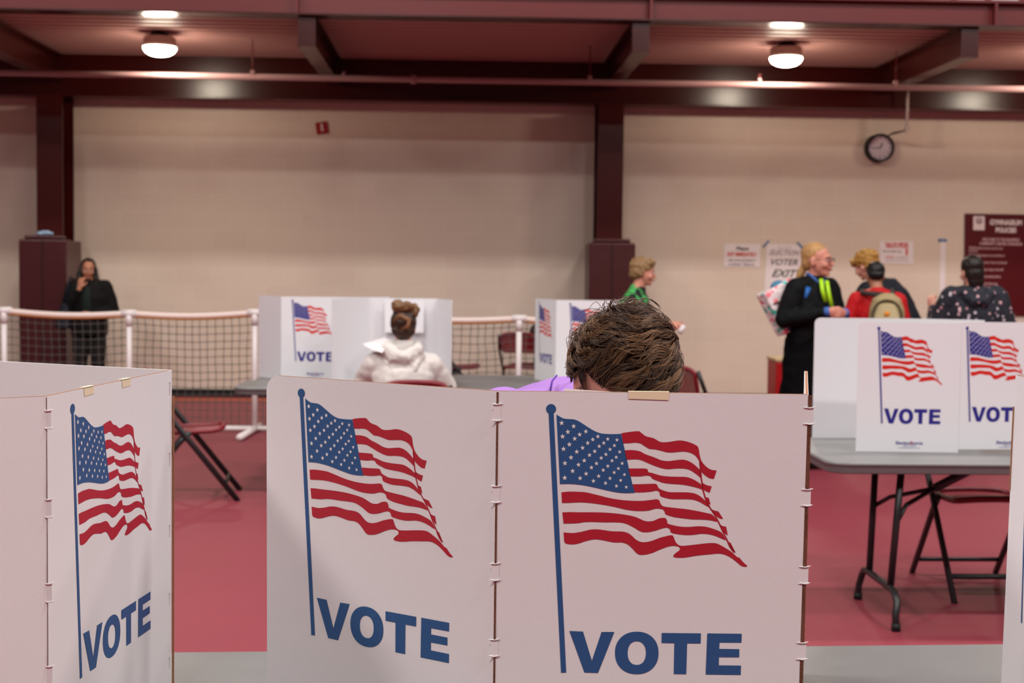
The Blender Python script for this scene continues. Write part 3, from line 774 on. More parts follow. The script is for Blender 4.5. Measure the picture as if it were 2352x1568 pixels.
# booth A : centre
g = thing('voting_booth', 'near centre white VOTE booth shielding the bowed head', 'voting booth', (A1.x, A1.y, ZN), 0, 'white cardboard voting booths')
A0 = PZ(612, 861, ZT); A3 = PZ(1850, 850, ZT) + Vector((.004, 0, 0))
p, U, V, N, w_ = panel(g, A0, A1, HB, LEAN, M['board'], rl=.028)
sw = .478 / WREF
wl = w_
print_art(p, A0, U, V, N, w_, sx=1.041, uoff=wl - WREF - .0114)
fold(g, A1, V, N, U_, p)
p, U, V, N, w_ = panel(g, A1, A2, HB, LEAN, M['board'])
print_art(p, A1, U, V, N, w_)
fold(g, A2 + Vector((.0026, .0008, 0)), V, N, U, p, wd=.0065)
q = A1 + U * .205 + N * .0012
tp = MB().plate([q + U * 0 + Vector((0, 0, .0015)), q + U * .064 + Vector((0, 0, .0015)), q + U * .063 + V * .011, q + U * .0005 + V * .0095], N, .0008)
tp.plate([q + Vector((0, 0, .0022)), q + U * .064 + Vector((0, 0, .0022)), q + U * .064 + Vector((0, .008, .0022)), q + Vector((0, .008, .0022))], Vector((0, 0, 1)), .0006)
tp.build('tape', M['tape'], p)
q = A1 + U * .105 - N * .006
MB().plate([q + Vector((0, .003, .004)), q + U * .11 + Vector((0, .003, -.002)), q + U * .11 + V * .25, q + V * .25], N, .0008).build('taped_sheet', M['white'], p)
p, U, V, N, w_ = panel(g, A2 + Vector((.001, .004, 0)), A3, HB, LEAN, M['board'], name='side_panel', rr=.03, t=.006)
# booth E : left
E1 = PZ(107, 910, ZT); E2 = PZ(391, 850.5, ZT); E0d = (PZ(0, 915, ZT) - E1).normalized(); E0 = E1 + E0d * .48
E3 = E2 + (PZ(0, 830, ZT) - E2).normalized() * .48
g = thing('voting_booth', 'near left white VOTE booth, open on top with taped edge', 'voting booth', (E1.x, E1.y, ZN), 0, 'white cardboard voting booths')
L2 = Vector((-.004, .014, 0))
p, U, V, N, w_ = panel(g, E0, E1, HB, L2, M['board'])
fold(g, E1, V, N, Vector((1, 0, 0)), p, wd=.0007)
NT = [(.021, .047, .006), (.150, .177, .006), (.283, .308, .006), (.41, .436, .006), (.53, .555, .006)]
p, U, V, N, w_ = panel(g, E1, E2, HB, L2, M['board'], notchR=NT)
print_art(p, E1, U, V, N, w_, sx=w_ / WREF)
for u_ in (.135, .295):
    q = E1 + U * u_ + N * .001
    t_ = MB().plate([q, q + U * .04, q + U * .041 + V * .011, q + U * .003 + V * .012], N, .0008)
    t_.plate([q + Vector((0, 0, .002)), q + U * .04 + Vector((0, 0, .002)), q + U * .04 - N * .007 + Vector((0, 0, .002)), q - N * .007 + Vector((0, 0, .002))], Vector((0, 0, 1)), .0008)
    t_.build('tape', M['tape'], p)
MB().plate([E2 + V * .047 + Vector((.003, .004, 0)), E2 + V * .047 + Vector((.0065, .004, 0)), E2 + V * .6 + Vector((.0065, .004, 0)), E2 + V * .6 + Vector((.003, .004, 0))], Vector((0, -1, 0)), .003).build('flute_edge', M['kraft'], p)
p, U, V, N, w_ = panel(g, E3, E2, HB, L2, M['board'], edge=M['board'])
# booth G : right edge
G0 = PZ(2336, 862, ZT); G1 = G0 + (PZ(2540, 918, ZT) - G0).normalized() * .48
g = thing('voting_booth', 'voting booth cut off by the right edge, only a notched sliver showing', 'voting booth', (G0.x, G0.y, ZN), 0, 'white cardboard voting booths')
p, U, V, N, w_ = panel(g, G0, G1, HB, Vector((-.006, .012, 0)), M['board'], notchL=[(a, b_, -.005) for a, b_, c_ in NT])
print_art(p, G0, U, V, N, w_)
MB().plate([G0 + V * .06 + Vector((-.003, .003, 0)), G0 + V * .06 + Vector((-.001, .003, 0)), G0 + V * .22 + Vector((-.001, .003, 0)), G0 + V * .22 + Vector((-.003, .003, 0))], Vector((0, -1, 0)), .003).build('flute_edge', M['kraft'], p)
G2 = G0 + Vector((.44, .12, 0))
panel(g, G0, G2, HB, Vector((-.006, .012, 0)), M['board'], name='side_panel')
# booth B : right, front and rear
def zt_at(pt, z): return z
ZB = 1.366
B1 = PZ(1973, 741, ZB); B1.y = 6.74; B1 = Vector((PY(1973, 741, 6.66).x, 6.66, ZB)); B2 = Vector((PY(2209, 742, 6.64).x, 6.64, ZB)); B3 = B2 + Vector((.478, .03, 0))
g = thing('voting_booth', 'white booth with two navy VOTE flags on the right grey table', 'voting booth', (B1.x, B1.y, .755), 0, 'coated white voting booths')
L3 = Vector((0, .004, 0)); HBB = .609
p, U, V, N, w_ = panel(g, B1, B2, HBB, L3, M['boardb'], rl=.012, edge=M['boardb']); print_art(p, B1, U, V, N, w_, .97, 1.057, True, True, .012)
p, U, V, N, w_ = panel(g, B2 + Vector((.002, .003, .005)), B3 + Vector((0, 0, .005)), HBB - .01, L3, M['boardb'], edge=M['boardb']); print_art(p, B2 + Vector((.002, .003, .005)), U, V, N, w_, .97, 1.04, True, True, -.055)
B5 = B3 + Vector((.12, .36, 0))
panel(g, B3, B5, HBB, L3, M['boardb'], name='side_panel', edge=M['boardb'])
g = thing('voting_booth', 'plain white rounded booth panel standing behind the two-flag booth', 'voting booth', (B1.x, 7.4, .755), 0, 'coated white voting booths')
C1 = Vector((PY(1872, 727, 7.19).x, 7.19, ZB)); C2 = Vector((PY(2130, 731, 7.2).x, 7.2, ZB)); C3 = C2 + Vector((.25, -.12, 0))
panel(g, C1, C2, HBB, L3, M['boardb'], rl=.03, edge=M['boardb']); panel(g, C2, C3, HBB, L3, M['boardb'], edge=M['boardb'])
# booths C : middle
ZM = 1.37; HM = .615
Y1 = 10.74
def tp_(px, Y, z=ZM): return Vector((PY(px, 700, Y).x, Y, z))
g = thing('voting_booth', 'white VOTE booth left of the white hooded jacket, flag cut by the next panel', 'voting booth', (tp_(645, Y1).x, Y1, .75), 0, 'coated white voting booths')
a, b_, c_ = tp_(594, Y1 + .18), tp_(646, Y1 - .12), tp_(797, Y1 - .1)
panel(g, a, b_, HM, Vector(), M['boardb'], rl=.03, edge=M['boardb'])
p, U, V, N, w_ = panel(g, b_, c_, HM, Vector(), M['boardb'], edge=M['boardb']); print_art(p, b_, U, V, N, w_, .97, 1.057, True, True, .0)
panel(g, c_, c_ + Vector((.3, .28, 0)), HM, Vector(), M['boardb'], edge=M['boardb'])
g = thing('voting_booth', 'white booth opened toward the white hooded jacket, inside plain', 'voting booth', (tp_(925, 10.5).x, 10.45, .75), 0, 'coated white voting booths')
a, b_, c_, d_ = tp_(763, 10.08), tp_(850, 10.47), tp_(1004, 10.47), tp_(1037, 10.06)
panel(g, a, b_, HM, Vector(), M['boardb'], name='side_panel', edge=M['boardb'])
pp, U, V, N, w_ = panel(g, b_, c_, HM, Vector(), M['boardb'], name='back_panel', edge=M['boardb'])
panel(g, c_, d_, HM, Vector(), M['boardb'], name='side_panel', rr=.015, edge=M['boardb'])
Ys = 10.44
g2 = thing('instruction_sheet', 'white sheet fixed inside the booth behind the bun of hair', 'paper', PY(930, 725, Ys))
MB().plate([PY(884, 688, Ys), PY(974, 689, Ys), PY(973, 764, Ys - .02), PY(884, 763, Ys - .02)], (0, -1, 0), .003).build('sheet', M['boardb'], g2)
# booth D
D0 = tp_(1230, 10.90); D1 = tp_(1278, 10.46); D2 = tp_(1422, 10.47)
g = thing('voting_booth', 'white VOTE booth just left of the bowed head, one flag squeezed narrow', 'voting booth', (D1.x, D1.y, .75), 0, 'coated white voting booths')
p, U, V, N, w_ = panel(g, D0, D1, HM, Vector(), M['boardb'], edge=M['boardb']); print_art(p, D0, U, V, N, w_, .97, 1.057, True, False, .0)
p, U, V, N, w_ = panel(g, D1, D2, HM, Vector(), M['boardb'], edge=M['boardb']); print_art(p, D1, U, V, N, w_, .97, 1.057, True, True, .02)
panel(g, D2, D2 + Vector((.05, .4, 0)), HM, Vector(), M['boardb'], name='side_panel', edge=M['boardb'])

# ------------------------------------------------------------------ net barrier
YB = 13.8; ZR = 1.135
g = thing('net_barrier', 'long low barrier of white pipe posts, wooden rail and dark netting', 'barrier', (PY(585, 900, YB).x, YB, 0))
posts = [PY(px, 850, YB).x for px in (-278, 10, 297, 585, 888, 1191)] 
posts.append(posts[-1] + 1.24)
zr = [PY(px, 717, YB).z for px in (-278, 10, 297, 585)] + [1.12, 1.10, 1.10]
zr = [1.145, 1.14, 1.125, 1.145, 1.13, 1.115, 1.11]
for i, x in enumerate(posts):
    z = zr[i]
    po = MB().cyl((x, YB, .03), (x, YB, z), .027, 14).build('post', M['pvc'], g)
    MB().cyl((x - .07, YB, z), (x + .07, YB, z), .036, 14).cyl((x, YB, z - .12), (x, YB, z), .033, 14).build('tee_fitting', M['pvc'], po)
    MB().cyl((x + .02, YB + .25, .035), (x - .03, YB - .75, .035), .03, 14).build('foot', M['pvc'], po)
for i in range(len(posts) - 1):
    x0, x1 = posts[i], posts[i + 1]
    pts = [(x0 + (x1 - x0) * t, YB, zr[i] + (zr[i + 1] - zr[i]) * t - .03 * math.sin(PI * t)) for t in [k / 10 for k in range(11)]]
    MB().tube(pts, .027, 12).build('top_rail', mat('rail_pale', rgb(242, 220, 212), .4, .4, var=.03), g)
    MB().tube([(a_, b2, c2 - .017) for a_, b2, c2 in pts], (.022), 10).build('rail_underside', M['wood'], g)
    MB().cyl((x0, YB, .035), (x1, YB, .035), .024, 12).build('bottom_rail', M['pvc'], g)
    nb = MB(); nx = 16; nz = 14
    grid = {}
    irr = .5 if i < 4 else 1.4
    for a_ in range(nx + 1):
        for b2 in range(nz + 1):
            tx_ = a_ / nx; tz = b2 / nz
            zt_ = zr[i] - .03 * math.sin(PI * tx_) - .02
            jx = (noise.noise(Vector((a_ * .35 + i * 9, b2 * .3, 1))) * .022) * irr; jz = noise.noise(Vector((a_ * .3, b2 * .35, 7 + i * 3))) * .022 * irr
            m_ = math.sin(PI * tz)
            grid[a_, b2] = Vector((x0 + (x1 - x0) * tx_ + jx * (1 if 0 < a_ < nx else 0), YB + .02 * m_, zt_ - (zt_ - .06) * tz + jz * m_))
    for a_ in range(nx + 1): nb.tube([grid[a_, k] for k in range(nz + 1)],   .0034, 4, smooth=False, caps=False)
    for b2 in range(1, nz + 1): nb.tube([grid[k, b2] for k in range(nx + 1)],   .0034, 4, smooth=False, caps=False)
    for k_ in grid.values(): nb.box(k_, (.013, .009, .013))
    nb.build('netting', M['net'], g)
# red bin
a = PY(1778, 820, 14.6); 
g = thing('red_bin', 'upright red bin with a cream top behind the black skirt', 'bin', (a.x + .2, 14.7, 0))
zt = PY(1790, 829, 14.6).z
m = MB(); m.add([(a.x, 14.5, 0), (a.x + .42, 14.5, 0), (a.x + .42, 14.9, 0), (a.x, 14.9, 0), (a.x - .0, 14.48, zt), (a.x + .43, 14.48, zt), (a.x + .43, 14.92, zt), (a.x, 14.92, zt)], [(0, 3, 2, 1), (4, 5, 6, 7), (0, 1, 5, 4), (1, 2, 6, 5), (2, 3, 7, 6), (3, 0, 4, 7)])
m.build('body', mat('bin_red', rgb(170, 16, 22), .4), g, bevel=.015)
MB().box2((a.x - .01, 14.47, zt), (a.x + .44, 14.93, zt + .035)).build('lid', mat('bin_cream', rgb(205, 180, 140), .5), g, bevel=.01)
# ------------------------------------------------------------------ people
def RT(yaw=0, pitch=0, roll=0):
    return Matrix.Rotation(math.radians(yaw), 3, 'Z') @ Matrix.Rotation(math.radians(pitch), 3, 'X') @ Matrix.Rotation(math.radians(roll), 3, 'Y')
def hand(mb, w_, d, n, curl=.5, thumb=1, k=1.0):
    """w_ wrist, d toward the fingers, n palm normal; five separate fingers curling toward n"""
    w_ = Vector(w_); d = Vector(d).normalized(); n = Vector(n); n = (n - d * n.dot(d)).normalized(); s = d.cross(n)
    mb.tube([w_ - d * .03 * k, w_ + d * .01 * k, w_ + d * .05 * k, w_ + d * .088 * k], [(.024 * k, .021 * k), (.028 * k, .019 * k), (.040 * k, .016 * k), (.036 * k, .012 * k)], 12, side=s)
    for i, L in enumerate((.070, .080, .075, .058)):
        off = (i - 1.5) * .0205 * k * -thumb
        p = w_ + d * .083 * k + s * off; a = 0; pts = [p - d * .015]
        pts.append(p.copy())
        for j, fr in enumerate((.42, .32, .26)):
            a += curl * (.75 if j == 0 else .95) * (1 + .08 * i)
            p = p + (d * math.cos(a) + n * math.sin(a)) * (L * fr * k); pts.append(p.copy())
        mb.tube(pts, [.0092 * k, .0092 * k, .0086 * k, .008 * k, .0065 * k], 8)
    p = w_ + d * .022 * k - s * (-.030 * k * thumb) * -1
    t = (d * .72 - s * (-.62 * thumb) * -1 + n * .35).normalized()
    p = w_ + d * .022 * k + s * (.028 * k * thumb)
    t = (d * .72 + s * (.62 * thumb) + n * .35).normalized()
    t2 = (d * .9 + s * (.15 * thumb) + n * (.35 + .4 * curl)).normalized()
    mb.tube([p - t * .01, p + t * .035 * k, p + t * .035 * k + t2 * .028 * k, p + t * .035 * k + t2 * .05 * k], [.013 * k, .0115 * k, .0098 * k, .0075 * k], 8)
def head_parts(mb, C, R, k=1.0):
    def e(c, r, rr_=None): mb.ell(C + R @ (Vector(c) * k), [x * k for x in r], R @ rr_ if rr_ else R)
    e((0, .012, .035), (.076, .096, .082)); e((0, -.02, -.02), (.064, .074, .088)); e((0, -.042, -.078), (.042, .042, .036))
    e((0, -.070, -.094), (.022, .020, .018))
    e((0, -.100, -.018), (.012, .018, .024)); e((0, -.112, -.034), (.015, .012, .011)); e((0, -.085, .022), (.05, .014, .013))
    for s in (-1, 1):
        e((s * .038, -.068, -.034), (.024, .024, .022)); e((s * .074, .006, -.012), (.010, .020, .031))
    e((0, -.092, -.062), (.024, .012, .010))
def face(parent, C, R, k=1.0, iris=(60, 45, 35), lip=(176, 84, 80), brow=None, smile=False):
    for s in (-1, 1):
        ey = MB().ell(C + R @ Vector((s * .031 * k, -.086 * k, .000)), (.0135 * k, .008 * k, .0075 * k), R, 12, 8).build('eye', mat('eye_white', rgb(225, 215, 210), .3), parent)
        MB().ell(C + R @ Vector((s * .031 * k, -.0925 * k, .000)), (.006 * k, .003 * k, .006 * k), R, 10, 6).build('iris', mat('iris_dark', rgb(*iris), .2), ey)
        MB().tube([C + R @ (Vector(p) * k) for p in ((s * .014, -.096, .018), (s * .032, -.094, .024), (s * .05, -.082, .018))], [.003, .004, .002], 6).build('eyebrow', brow or mat('brow_dark', rgb(60, 42, 30), .8), parent)
    if smile:
        MB().tube([C + R @ (Vector(p) * k) for p in ((-.027, -.083, -.052), (-.014, -.098, -.061), (0, -.102, -.064), (.014, -.098, -.061), (.027, -.083, -.052))], [.003, .007, .008, .007, .003], 8).build('lips', mat('lip_pink', rgb(*lip), .4), parent)
        MB().tube([C + R @ (Vector(p) * k) for p in ((-.018, -.094, -.0565), (0, -.105, -.061), (.018, -.094, -.0565))], [.002, .0042, .002], 8).build('teeth', mat('teeth_white', rgb(235, 228, 220), .3), parent)
    else:
        MB().tube([C + R @ (Vector(p) * k) for p in ((-.022, -.090, -.062), (0, -.1035, -.061), (.022, -.090, -.062))], [.003, .0075, .003], 8).build('lips', mat('lip_pink', rgb(*lip), .4), parent)

def person(label, loc, rz, H, J, skin, head=(0, 0, 0), hk=1.0, girth=1.0, hands=None, top=None, bottom=None, skirt=None, shoes=None, sleeve=1.0, topfat=1.0, hem=None, vox=.0068, collar=True, topname='jacket', disp=.006):
    """J: joints in local coordinates for H = 1.7, facing -Y, +X is the person's own left"""
    g = thing('person', label, 'person', loc, rz)
    Wm = WM[g.name]; R3 = Wm.to_3x3(); k = H / 1.7
    D = dict(pelvis=(0, 0, .93), waist=(0, 0, 1.08), chest=(0, 0, 1.26), neck=(0, .012, 1.425), head=(0, -.015, 1.585),
             shL=(.175, .01, 1.375), elL=(.235, .02, 1.10), wrL=(.235, -.05, .87), shR=(-.175, .01, 1.375), elR=(-.235, .02, 1.10), wrR=(-.235, -.05, .87),
             hipL=(.09, 0, .90), knL=(.10, -.02, .49), anL=(.10, .02, .08), hipR=(-.09, 0, .90), knR=(-.10, -.02, .49), anR=(-.10, .02, .08))
    D.update(J)
    P = {n: Wm @ (Vector(v) * k) for n, v in D.items()}
    side = (P['shL'] - P['shR']).normalized()
    HR = R3 @ RT(*head)
    b = MB(); G = girth * k
    ts = [P['pelvis'] + (P['pelvis'] - P['waist']) * .35, P['pelvis'], P['waist'], P['chest'], P['chest'].lerp(P['neck'], .62), P['neck']]
    tr = [(.12, .09), (.155, .115), (.135, .10), (.155, .115), (.135, .09), (.062, .058)]
    b.tube(ts, [(a * G, c * G) for a, c in tr], 20, side=side)
    b.tube([P['neck'] - (P['head'] - P['neck']) * .15, P['neck'].lerp(P['head'], .75)], [.058 * k, .052 * k], 14)
    head_parts(b, P['head'], HR, hk * k)
    for s in 'LR':
        b.ell(P['sh' + s], [.062 * G] * 3); b.tube([P['sh' + s], P['neck'].lerp(P['head'], .12)], [.055 * G, .045 * k], 12)
        b.tube([P['sh' + s], P['sh' + s].lerp(P['el' + s], .5), P['el' + s]], [.056 * G, .050 * G, .040 * G], 14)
        b.tube([P['el' + s], P['el' + s].lerp(P['wr' + s], .35), P['wr' + s]], [.041 * G, .041 * G, .027 * k], 14)
        hd = (hands or {}).get(s, (tuple((R3.inverted() @ (P['wr' + s] - P['el' + s]).normalized())), ((1 if s == 'R' else -1), 0, 0), .35))
        hand(b, P['wr' + s], R3 @ Vector(hd[0]), R3 @ Vector(hd[1]), hd[2], hd[3] if len(hd) > 3 else (1 if s == 'L' else -1), k)
        b.tube([P['hip' + s], P['hip' + s].lerp(P['kn' + s], .5), P['kn' + s]], [.088 * G, .075 * G, .056 * G], 14)
        b.tube([P['kn' + s], P['kn' + s].lerp(P['an' + s], .35), P['an' + s]], [.055 * G, .055 * G, .036 * k], 14)
        fw = R3 @ Vector((0, -1, 0))
        b.tube([P['an' + s] + Vector((0, 0, -.03 * k)) - fw * .04, P['an' + s] + Vector((0, 0, -.035 * k)) + fw * .06, P['an' + s] + Vector((0, 0, -.045 * k)) + fw * .16], [.034 * k, .034 * k, .026 * k], 12)
    body = b.blob('body', skin, g, vox, 2)
    if top:
        m = MB(); f = topfat * G
        hemp = P['pelvis'] + (P['pelvis'] - P['waist']) * (hem if hem is not None else .25)
        ts2 = [hemp, P['pelvis'], P['waist'], P['chest'], P['chest'].lerp(P['neck'], .60), P['chest'].lerp(P['neck'], .93)]
        tr2 = [(.172, .135), (.175, .135), (.165, .128), (.178, .138), (.155, .11), (.082, .078)]
        m.tube(ts2, [(a * f, c * f) for a, c in tr2], 24, side=side)
        for s in 'LR':
            m.ell(P['sh' + s], [.074 * f] * 3); m.tube([P['sh' + s], P['neck'].lerp(P['chest'], .05)], [.070 * f, .062 * k], 14)
            e1 = P['el' + s]; w1 = P['el' + s].lerp(P['wr' + s], .93)
            if sleeve >= 1:
                m.tube([P['sh' + s], P['sh' + s].lerp(e1, .5), e1], [.076 * f, .072 * f, .062 * f], 16)
                m.tube([e1, e1.lerp(w1, .5), w1], [.062 * f, .056 * f, .040 * f], 16); m.ell(e1, [.062 * f] * 3)
            else:
                m.tube([P['sh' + s], P['sh' + s].lerp(e1, sleeve)], [.078 * f, .074 * f], 16)
        if collar: m.tube([P['chest'].lerp(P['neck'], .85), P['neck'].lerp(P['head'], .28)], [(.085 * k, .08 * k), (.068 * k, .066 * k)], 18, side=side)
        m.blob(topname, top, g, .011, 2, disp, .09)
    if bottom:
        m = MB()
        m.tube([P['pelvis'] + (P['waist'] - P['pelvis']) * .5, P['pelvis'], P['hipL'].lerp(P['hipR'], .5) - Vector((0, 0, .05 * k))], [(.158 * G, .12 * G), (.168 * G, .128 * G), (.15 * G, .12 * G)], 20, side=side)
        for s in 'LR':
            m.tube([P['hip' + s], P['hip' + s].lerp(P['kn' + s], .5), P['kn' + s]], [.100 * G, .088 * G, .072 * G], 16); m.ell(P['kn' + s], [.072 * G] * 3)
            m.tube([P['kn' + s], P['kn' + s].lerp(P['an' + s], .95)], [.070 * G, .058 * k], 16)
        m.blob('trousers', bottom, g, .012, 2, .005, .1)
    if skirt:
        pl = P['pelvis']
        m = MB(); m.tube([P['waist'], pl, Vector((pl.x, pl.y, .5 * k)), Vector((pl.x, pl.y, .10))], [(.15 * G, .12 * G), (.19 * G, .15 * G), (.23 * G, .19 * G), (.27 * G, .24 * G)], 28, side=side)
        m.blob('skirt', skirt, g, .014, 2, .012, .12)
    if shoes:
        for s in 'LR':
            fw = R3 @ Vector((0, -1, 0)); a = P['an' + s]
            m = MB(); m.tube([Vector((a.x, a.y, .042)) - fw * .065, Vector((a.x, a.y, .046)) + fw * .05, Vector((a.x, a.y, .038)) + fw * .17], [(.042, .042), (.047, .044), (.04, .034)], 12, side=side)
            m.tube([a, Vector((a.x, a.y, .06))], [.045, .045], 12)
            m.blob('shoe', shoes, g, .009, 1)
    return g, P, HR, k
def hairblob(g, P, HR, k, parts, m, vox=.007, disp=.006, ds=.03, name='hair'):
    b = MB()
    for p in parts:
        if p[0] == 'e': b.ell(P['head'] + HR @ (Vector(p[1]) * k), [x * k for x in p[2]], HR)
        else: b.tube([P['head'] + HR @ (Vector(q) * k) for q in p[1]], [r * k if not isinstance(r, tuple) else (r[0] * k, r[1] * k) for r in p[2]], 12, side=HR @ Vector((1, 0, 0)))
    return b.blob(name, m, g, vox, 1, disp, ds)
def hmat(n, c, var=.45):
    return mat(n, c, .45, .35, var=var, vscale=60, stretch=(1, 1, .25), bump=.4, bscale=90)
CAP = [('e', (0, .028, .046), (.086, .098, .085)), ('e', (0, .06, -.015), (.078, .062, .075)), ('e', (-.062, .03, .0), (.026, .05, .05)), ('e', (.062, .03, .0), (.026, .05, .05))]

# 1 phone caller by the left column
p = PY(206, 915, 16.35)
g, P, HR, k = person('person with long dark hair in a dark jacket, hand at face, beside the left column', (p.x, 16.35, 0), .12, 1.64,
    dict(elR=(-.25, -.06, 1.10), wrR=(-.085, -.17, 1.37), elL=(.27, .01, 1.09), wrL=(.06, -.19, 1.06), head=(-.01, -.02, 1.585)), M['skin2'], head=(8, 4, 4), girth=1.12,
    hands=dict(R=((.18, .10, 1), (.4, .9, 0), .5), L=((-1, -.05, .05), (0, 1, 0), .5)), top=mat('jacket_blackgreen', rgb(13, 13, 13), .8, .2), bottom=mat('jeans_black', rgb(13, 12, 13), .8), shoes=M['dark'], hem=.75, topfat=1.1)
hairblob(g, P, HR, k, CAP + [('t', [(-.07, .02, .03), (-.088, .0, -.08), (-.11, -.02, -.22), (-.10, -.07, -.32)], [.03, .036, .04, .02]), ('t', [(.07, .02, .03), (.088, .0, -.08), (.125, -.02, -.22), (.12, -.07, -.34)], [.03, .036, .045, .02]),
    ('t', [(0, .07, 0), (0, .09, -.15), (0, .10, -.3)], [(.08, .04), (.11, .04), (.1, .03)])], hmat('hair_black', rgb(20, 13, 11)))
face(g, P['head'], HR, k)
m = MB(); c_ = P['chest'] + Vector((0, -.115, -.06)); m.ell(c_, (.075, .055, .20)); m.blob('green_top', mat('top_green', rgb(8, 26, 20), .8), g, .01, 1, .003)
m = MB(); q = PY(150, 722, 16.2); hb = thing('shoulder_bag', 'dark navy bag hanging at the elbow of the long-haired person', 'bag', q)
m.tube([q + Vector((0, 0, .12)), q + Vector((-.01, 0, 0)), q + Vector((-.03, 0, -.15))], [(.04, .05), (.08, .07), (.09, .08)], 14, side=(1, 0, 0)); m.blob('pouch', mat('bag_navy', rgb(12, 18, 34), .7), hb, .012, 2, .01)
MB().tube([q + Vector((-.02, .0, .10)), q + Vector((.05, .02, .42)), P['shR'] + Vector((-.0, .0, .09))], .012, 8).build('strap', mat('bag_navy', rgb(12, 18, 34), .7), hb)

# 2 green and black cardigan
def argyle():
    m = bpy.data.materials.new('green_black_knit'); m.use_nodes = True; nt = m.node_tree; b = nt.nodes['Principled BSDF']; b.inputs['Roughness'].default_value = .9
    tc = nt.nodes.new('ShaderNodeTexCoord'); mp = nt.nodes.new('ShaderNodeMapping'); mp.inputs['Rotation'].default_value = (.3, math.radians(45), .2); mp.inputs['Location'].default_value = (.03, .5, .02)
    n = nt.nodes.new('ShaderNodeTexNoise'); n.inputs['Scale'].default_value = 7
    va = nt.nodes.new('ShaderNodeVectorMath'); va.operation = 'SCALE'; va.inputs['Scale'].default_value = .12
    vb = nt.nodes.new('ShaderNodeVectorMath'); vb.operation = 'ADD'
    nt.links.new(tc.outputs['Object'], n.inputs['Vector']); nt.links.new(n.outputs['Color'], va.inputs[0]); nt.links.new(va.outputs[0], vb.inputs[0]); nt.links.new(tc.outputs['Object'], vb.inputs[1])
    nt.links.new(vb.outputs[0], mp.inputs['Vector'])
    c = nt.nodes.new('ShaderNodeTexChecker'); c.inputs['Scale'].default_value = 7.5; c.inputs['Color1'].default_value = rgb(70, 165, 84); c.inputs['Color2'].default_value = rgb(16, 18, 22)
    nt.links.new(mp.outputs[0], c.inputs['Vector']); nt.links.new(c.outputs['Color'], b.inputs['Base Color']); return m
p = PY(1450, 700, 12.6)
g, P, HR, k = person('person in a green and black patterned cardigan walking right, hands held forward', (p.x, 12.6, 0), PI / 2 - .15, 1.70,
    dict(chest=(0, -.03, 1.26), neck=(0, -.05, 1.415), head=(0, -.10, 1.575), shR=(-.17, -.02, 1.36), elR=(-.20, -.13, 1.13), wrR=(-.13, -.34, 1.13), shL=(.17, -.04, 1.36), elL=(.2, -.12, 1.12), wrL=(.06, -.35, 1.09)),
    M['skinr'], head=(0, 6, 0), hk=.98, hands=dict(R=((.15, -1, .02), (.5, 0, -1), .75), L=((-.2, -1, .0), (-.3, 0, 1), .8)), top=argyle(), bottom=mat('trousers_grey', rgb(52, 50, 58), .8), shoes=M['dark'], hem=.4)
hairblob(g, P, HR, k, [('e', (0, .022, .052), (.09, .108, .082)), ('e', (0, .062, -.01), (.082, .062, .07)), ('e', (0, -.055, .082), (.07, .045, .04)), ('e', (-.066, .03, .0), (.026, .045, .04)), ('e', (.066, .03, .0), (.026, .045, .04))], hmat('hair_greyblond', rgb(142, 108, 72), .4), disp=.01)
face(g, P['head'], HR, k, lip=(150, 60, 55))
q = P['wrR'] + Vector((.10, -.02, -.045))
cu = thing('rolled_paper', 'small white rolled paper in the hand of the cardigan wearer', 'paper', q)
MB().tube([q + Vector((-.02, -.02, -.03)), q + Vector((.02, .0, .03))], [.022, .022], 14).build('roll', M['white'], cu)

# 3 white hooded jacket, seated, back to us
p = PY(926, 800, 9.42)
white_j = mat('jacket_white', rgb(206, 198, 193), .7, .2, var=.02, bump=.5, bscale=9)
g, P, HR, k = person('person in a white hooded jacket with brown hair pinned up, seated facing the open booth', (p.x, 9.42, 0), PI, 1.70,
    dict(pelvis=(0, .08, .56), waist=(0, .09, .70), chest=(0, .03, .88), neck=(0, -.02, 1.035), head=(0, -.045, 1.20), shL=(.175, .0, .955), shR=(-.175, .0, .955),
         elL=(.285, -.09, .80), elR=(-.285, -.09, .80), wrL=(.12, -.37, .80), wrR=(-.12, -.37, .80), hipL=(.10, .02, .545), hipR=(-.10, .02, .545), knL=(.13, -.40, .52), knR=(-.13, -.40, .52), anL=(.13, -.37, .085), anR=(-.13, -.37, .085)),
    M['skin'], head=(0, 12, 0), hk=.97, hands=dict(L=((-.3, -1, -.1), (0, 0, -1), .4), R=((.3, -1, -.1), (0, 0, -1), .4)), top=white_j, bottom=mat('jeans_blue', rgb(50, 58, 84), .8), shoes=M['dark'], topfat=1.14, disp=.009, hem=.15)
b = MB(); n_ = P['neck']
b.tube([n_ + Vector((-.075, .02, .06)), n_ + Vector((-.10, -.07, .03)), n_ + Vector((-.05, -.135, -.02)), n_ + Vector((.03, -.145, -.03)), n_ + Vector((.10, -.09, .02)), n_ + Vector((.08, .02, .06))], [.03, .045, .055, .055, .045, .03], 12)
b.tube([n_ + Vector((-.13, -.07, -.01)), n_ + Vector((-.06, -.15, -.10)), n_ + Vector((.01, -.17, -.17)), n_ + Vector((.08, -.15, -.09)), n_ + Vector((.13, -.08, .0))], [.02, .035, .035, .035, .02], 10)
b.ell(n_ + Vector((.0, -.12, -.07)), (.11, .045, .08))
b.blob('hood', white_j, g, .008, 1, .009, .05)
MB().tube([n_ + Vector((0, 0, -.01)), n_ + Vector((0, .0, .085))], [(.085, .08), (.072, .068)], 20).build('collar', white_j, g)
hb_ = hmat('hair_brown_updo', rgb(54, 36, 25), .6)
hairblob(g, P, HR, k, [('e', (0, .03, .03), (.088, .10, .095)), ('e', (0, .06, -.03), (.078, .05, .06)), ('e', (0, .045, .10), (.07, .06, .045))], hb_, disp=.006)
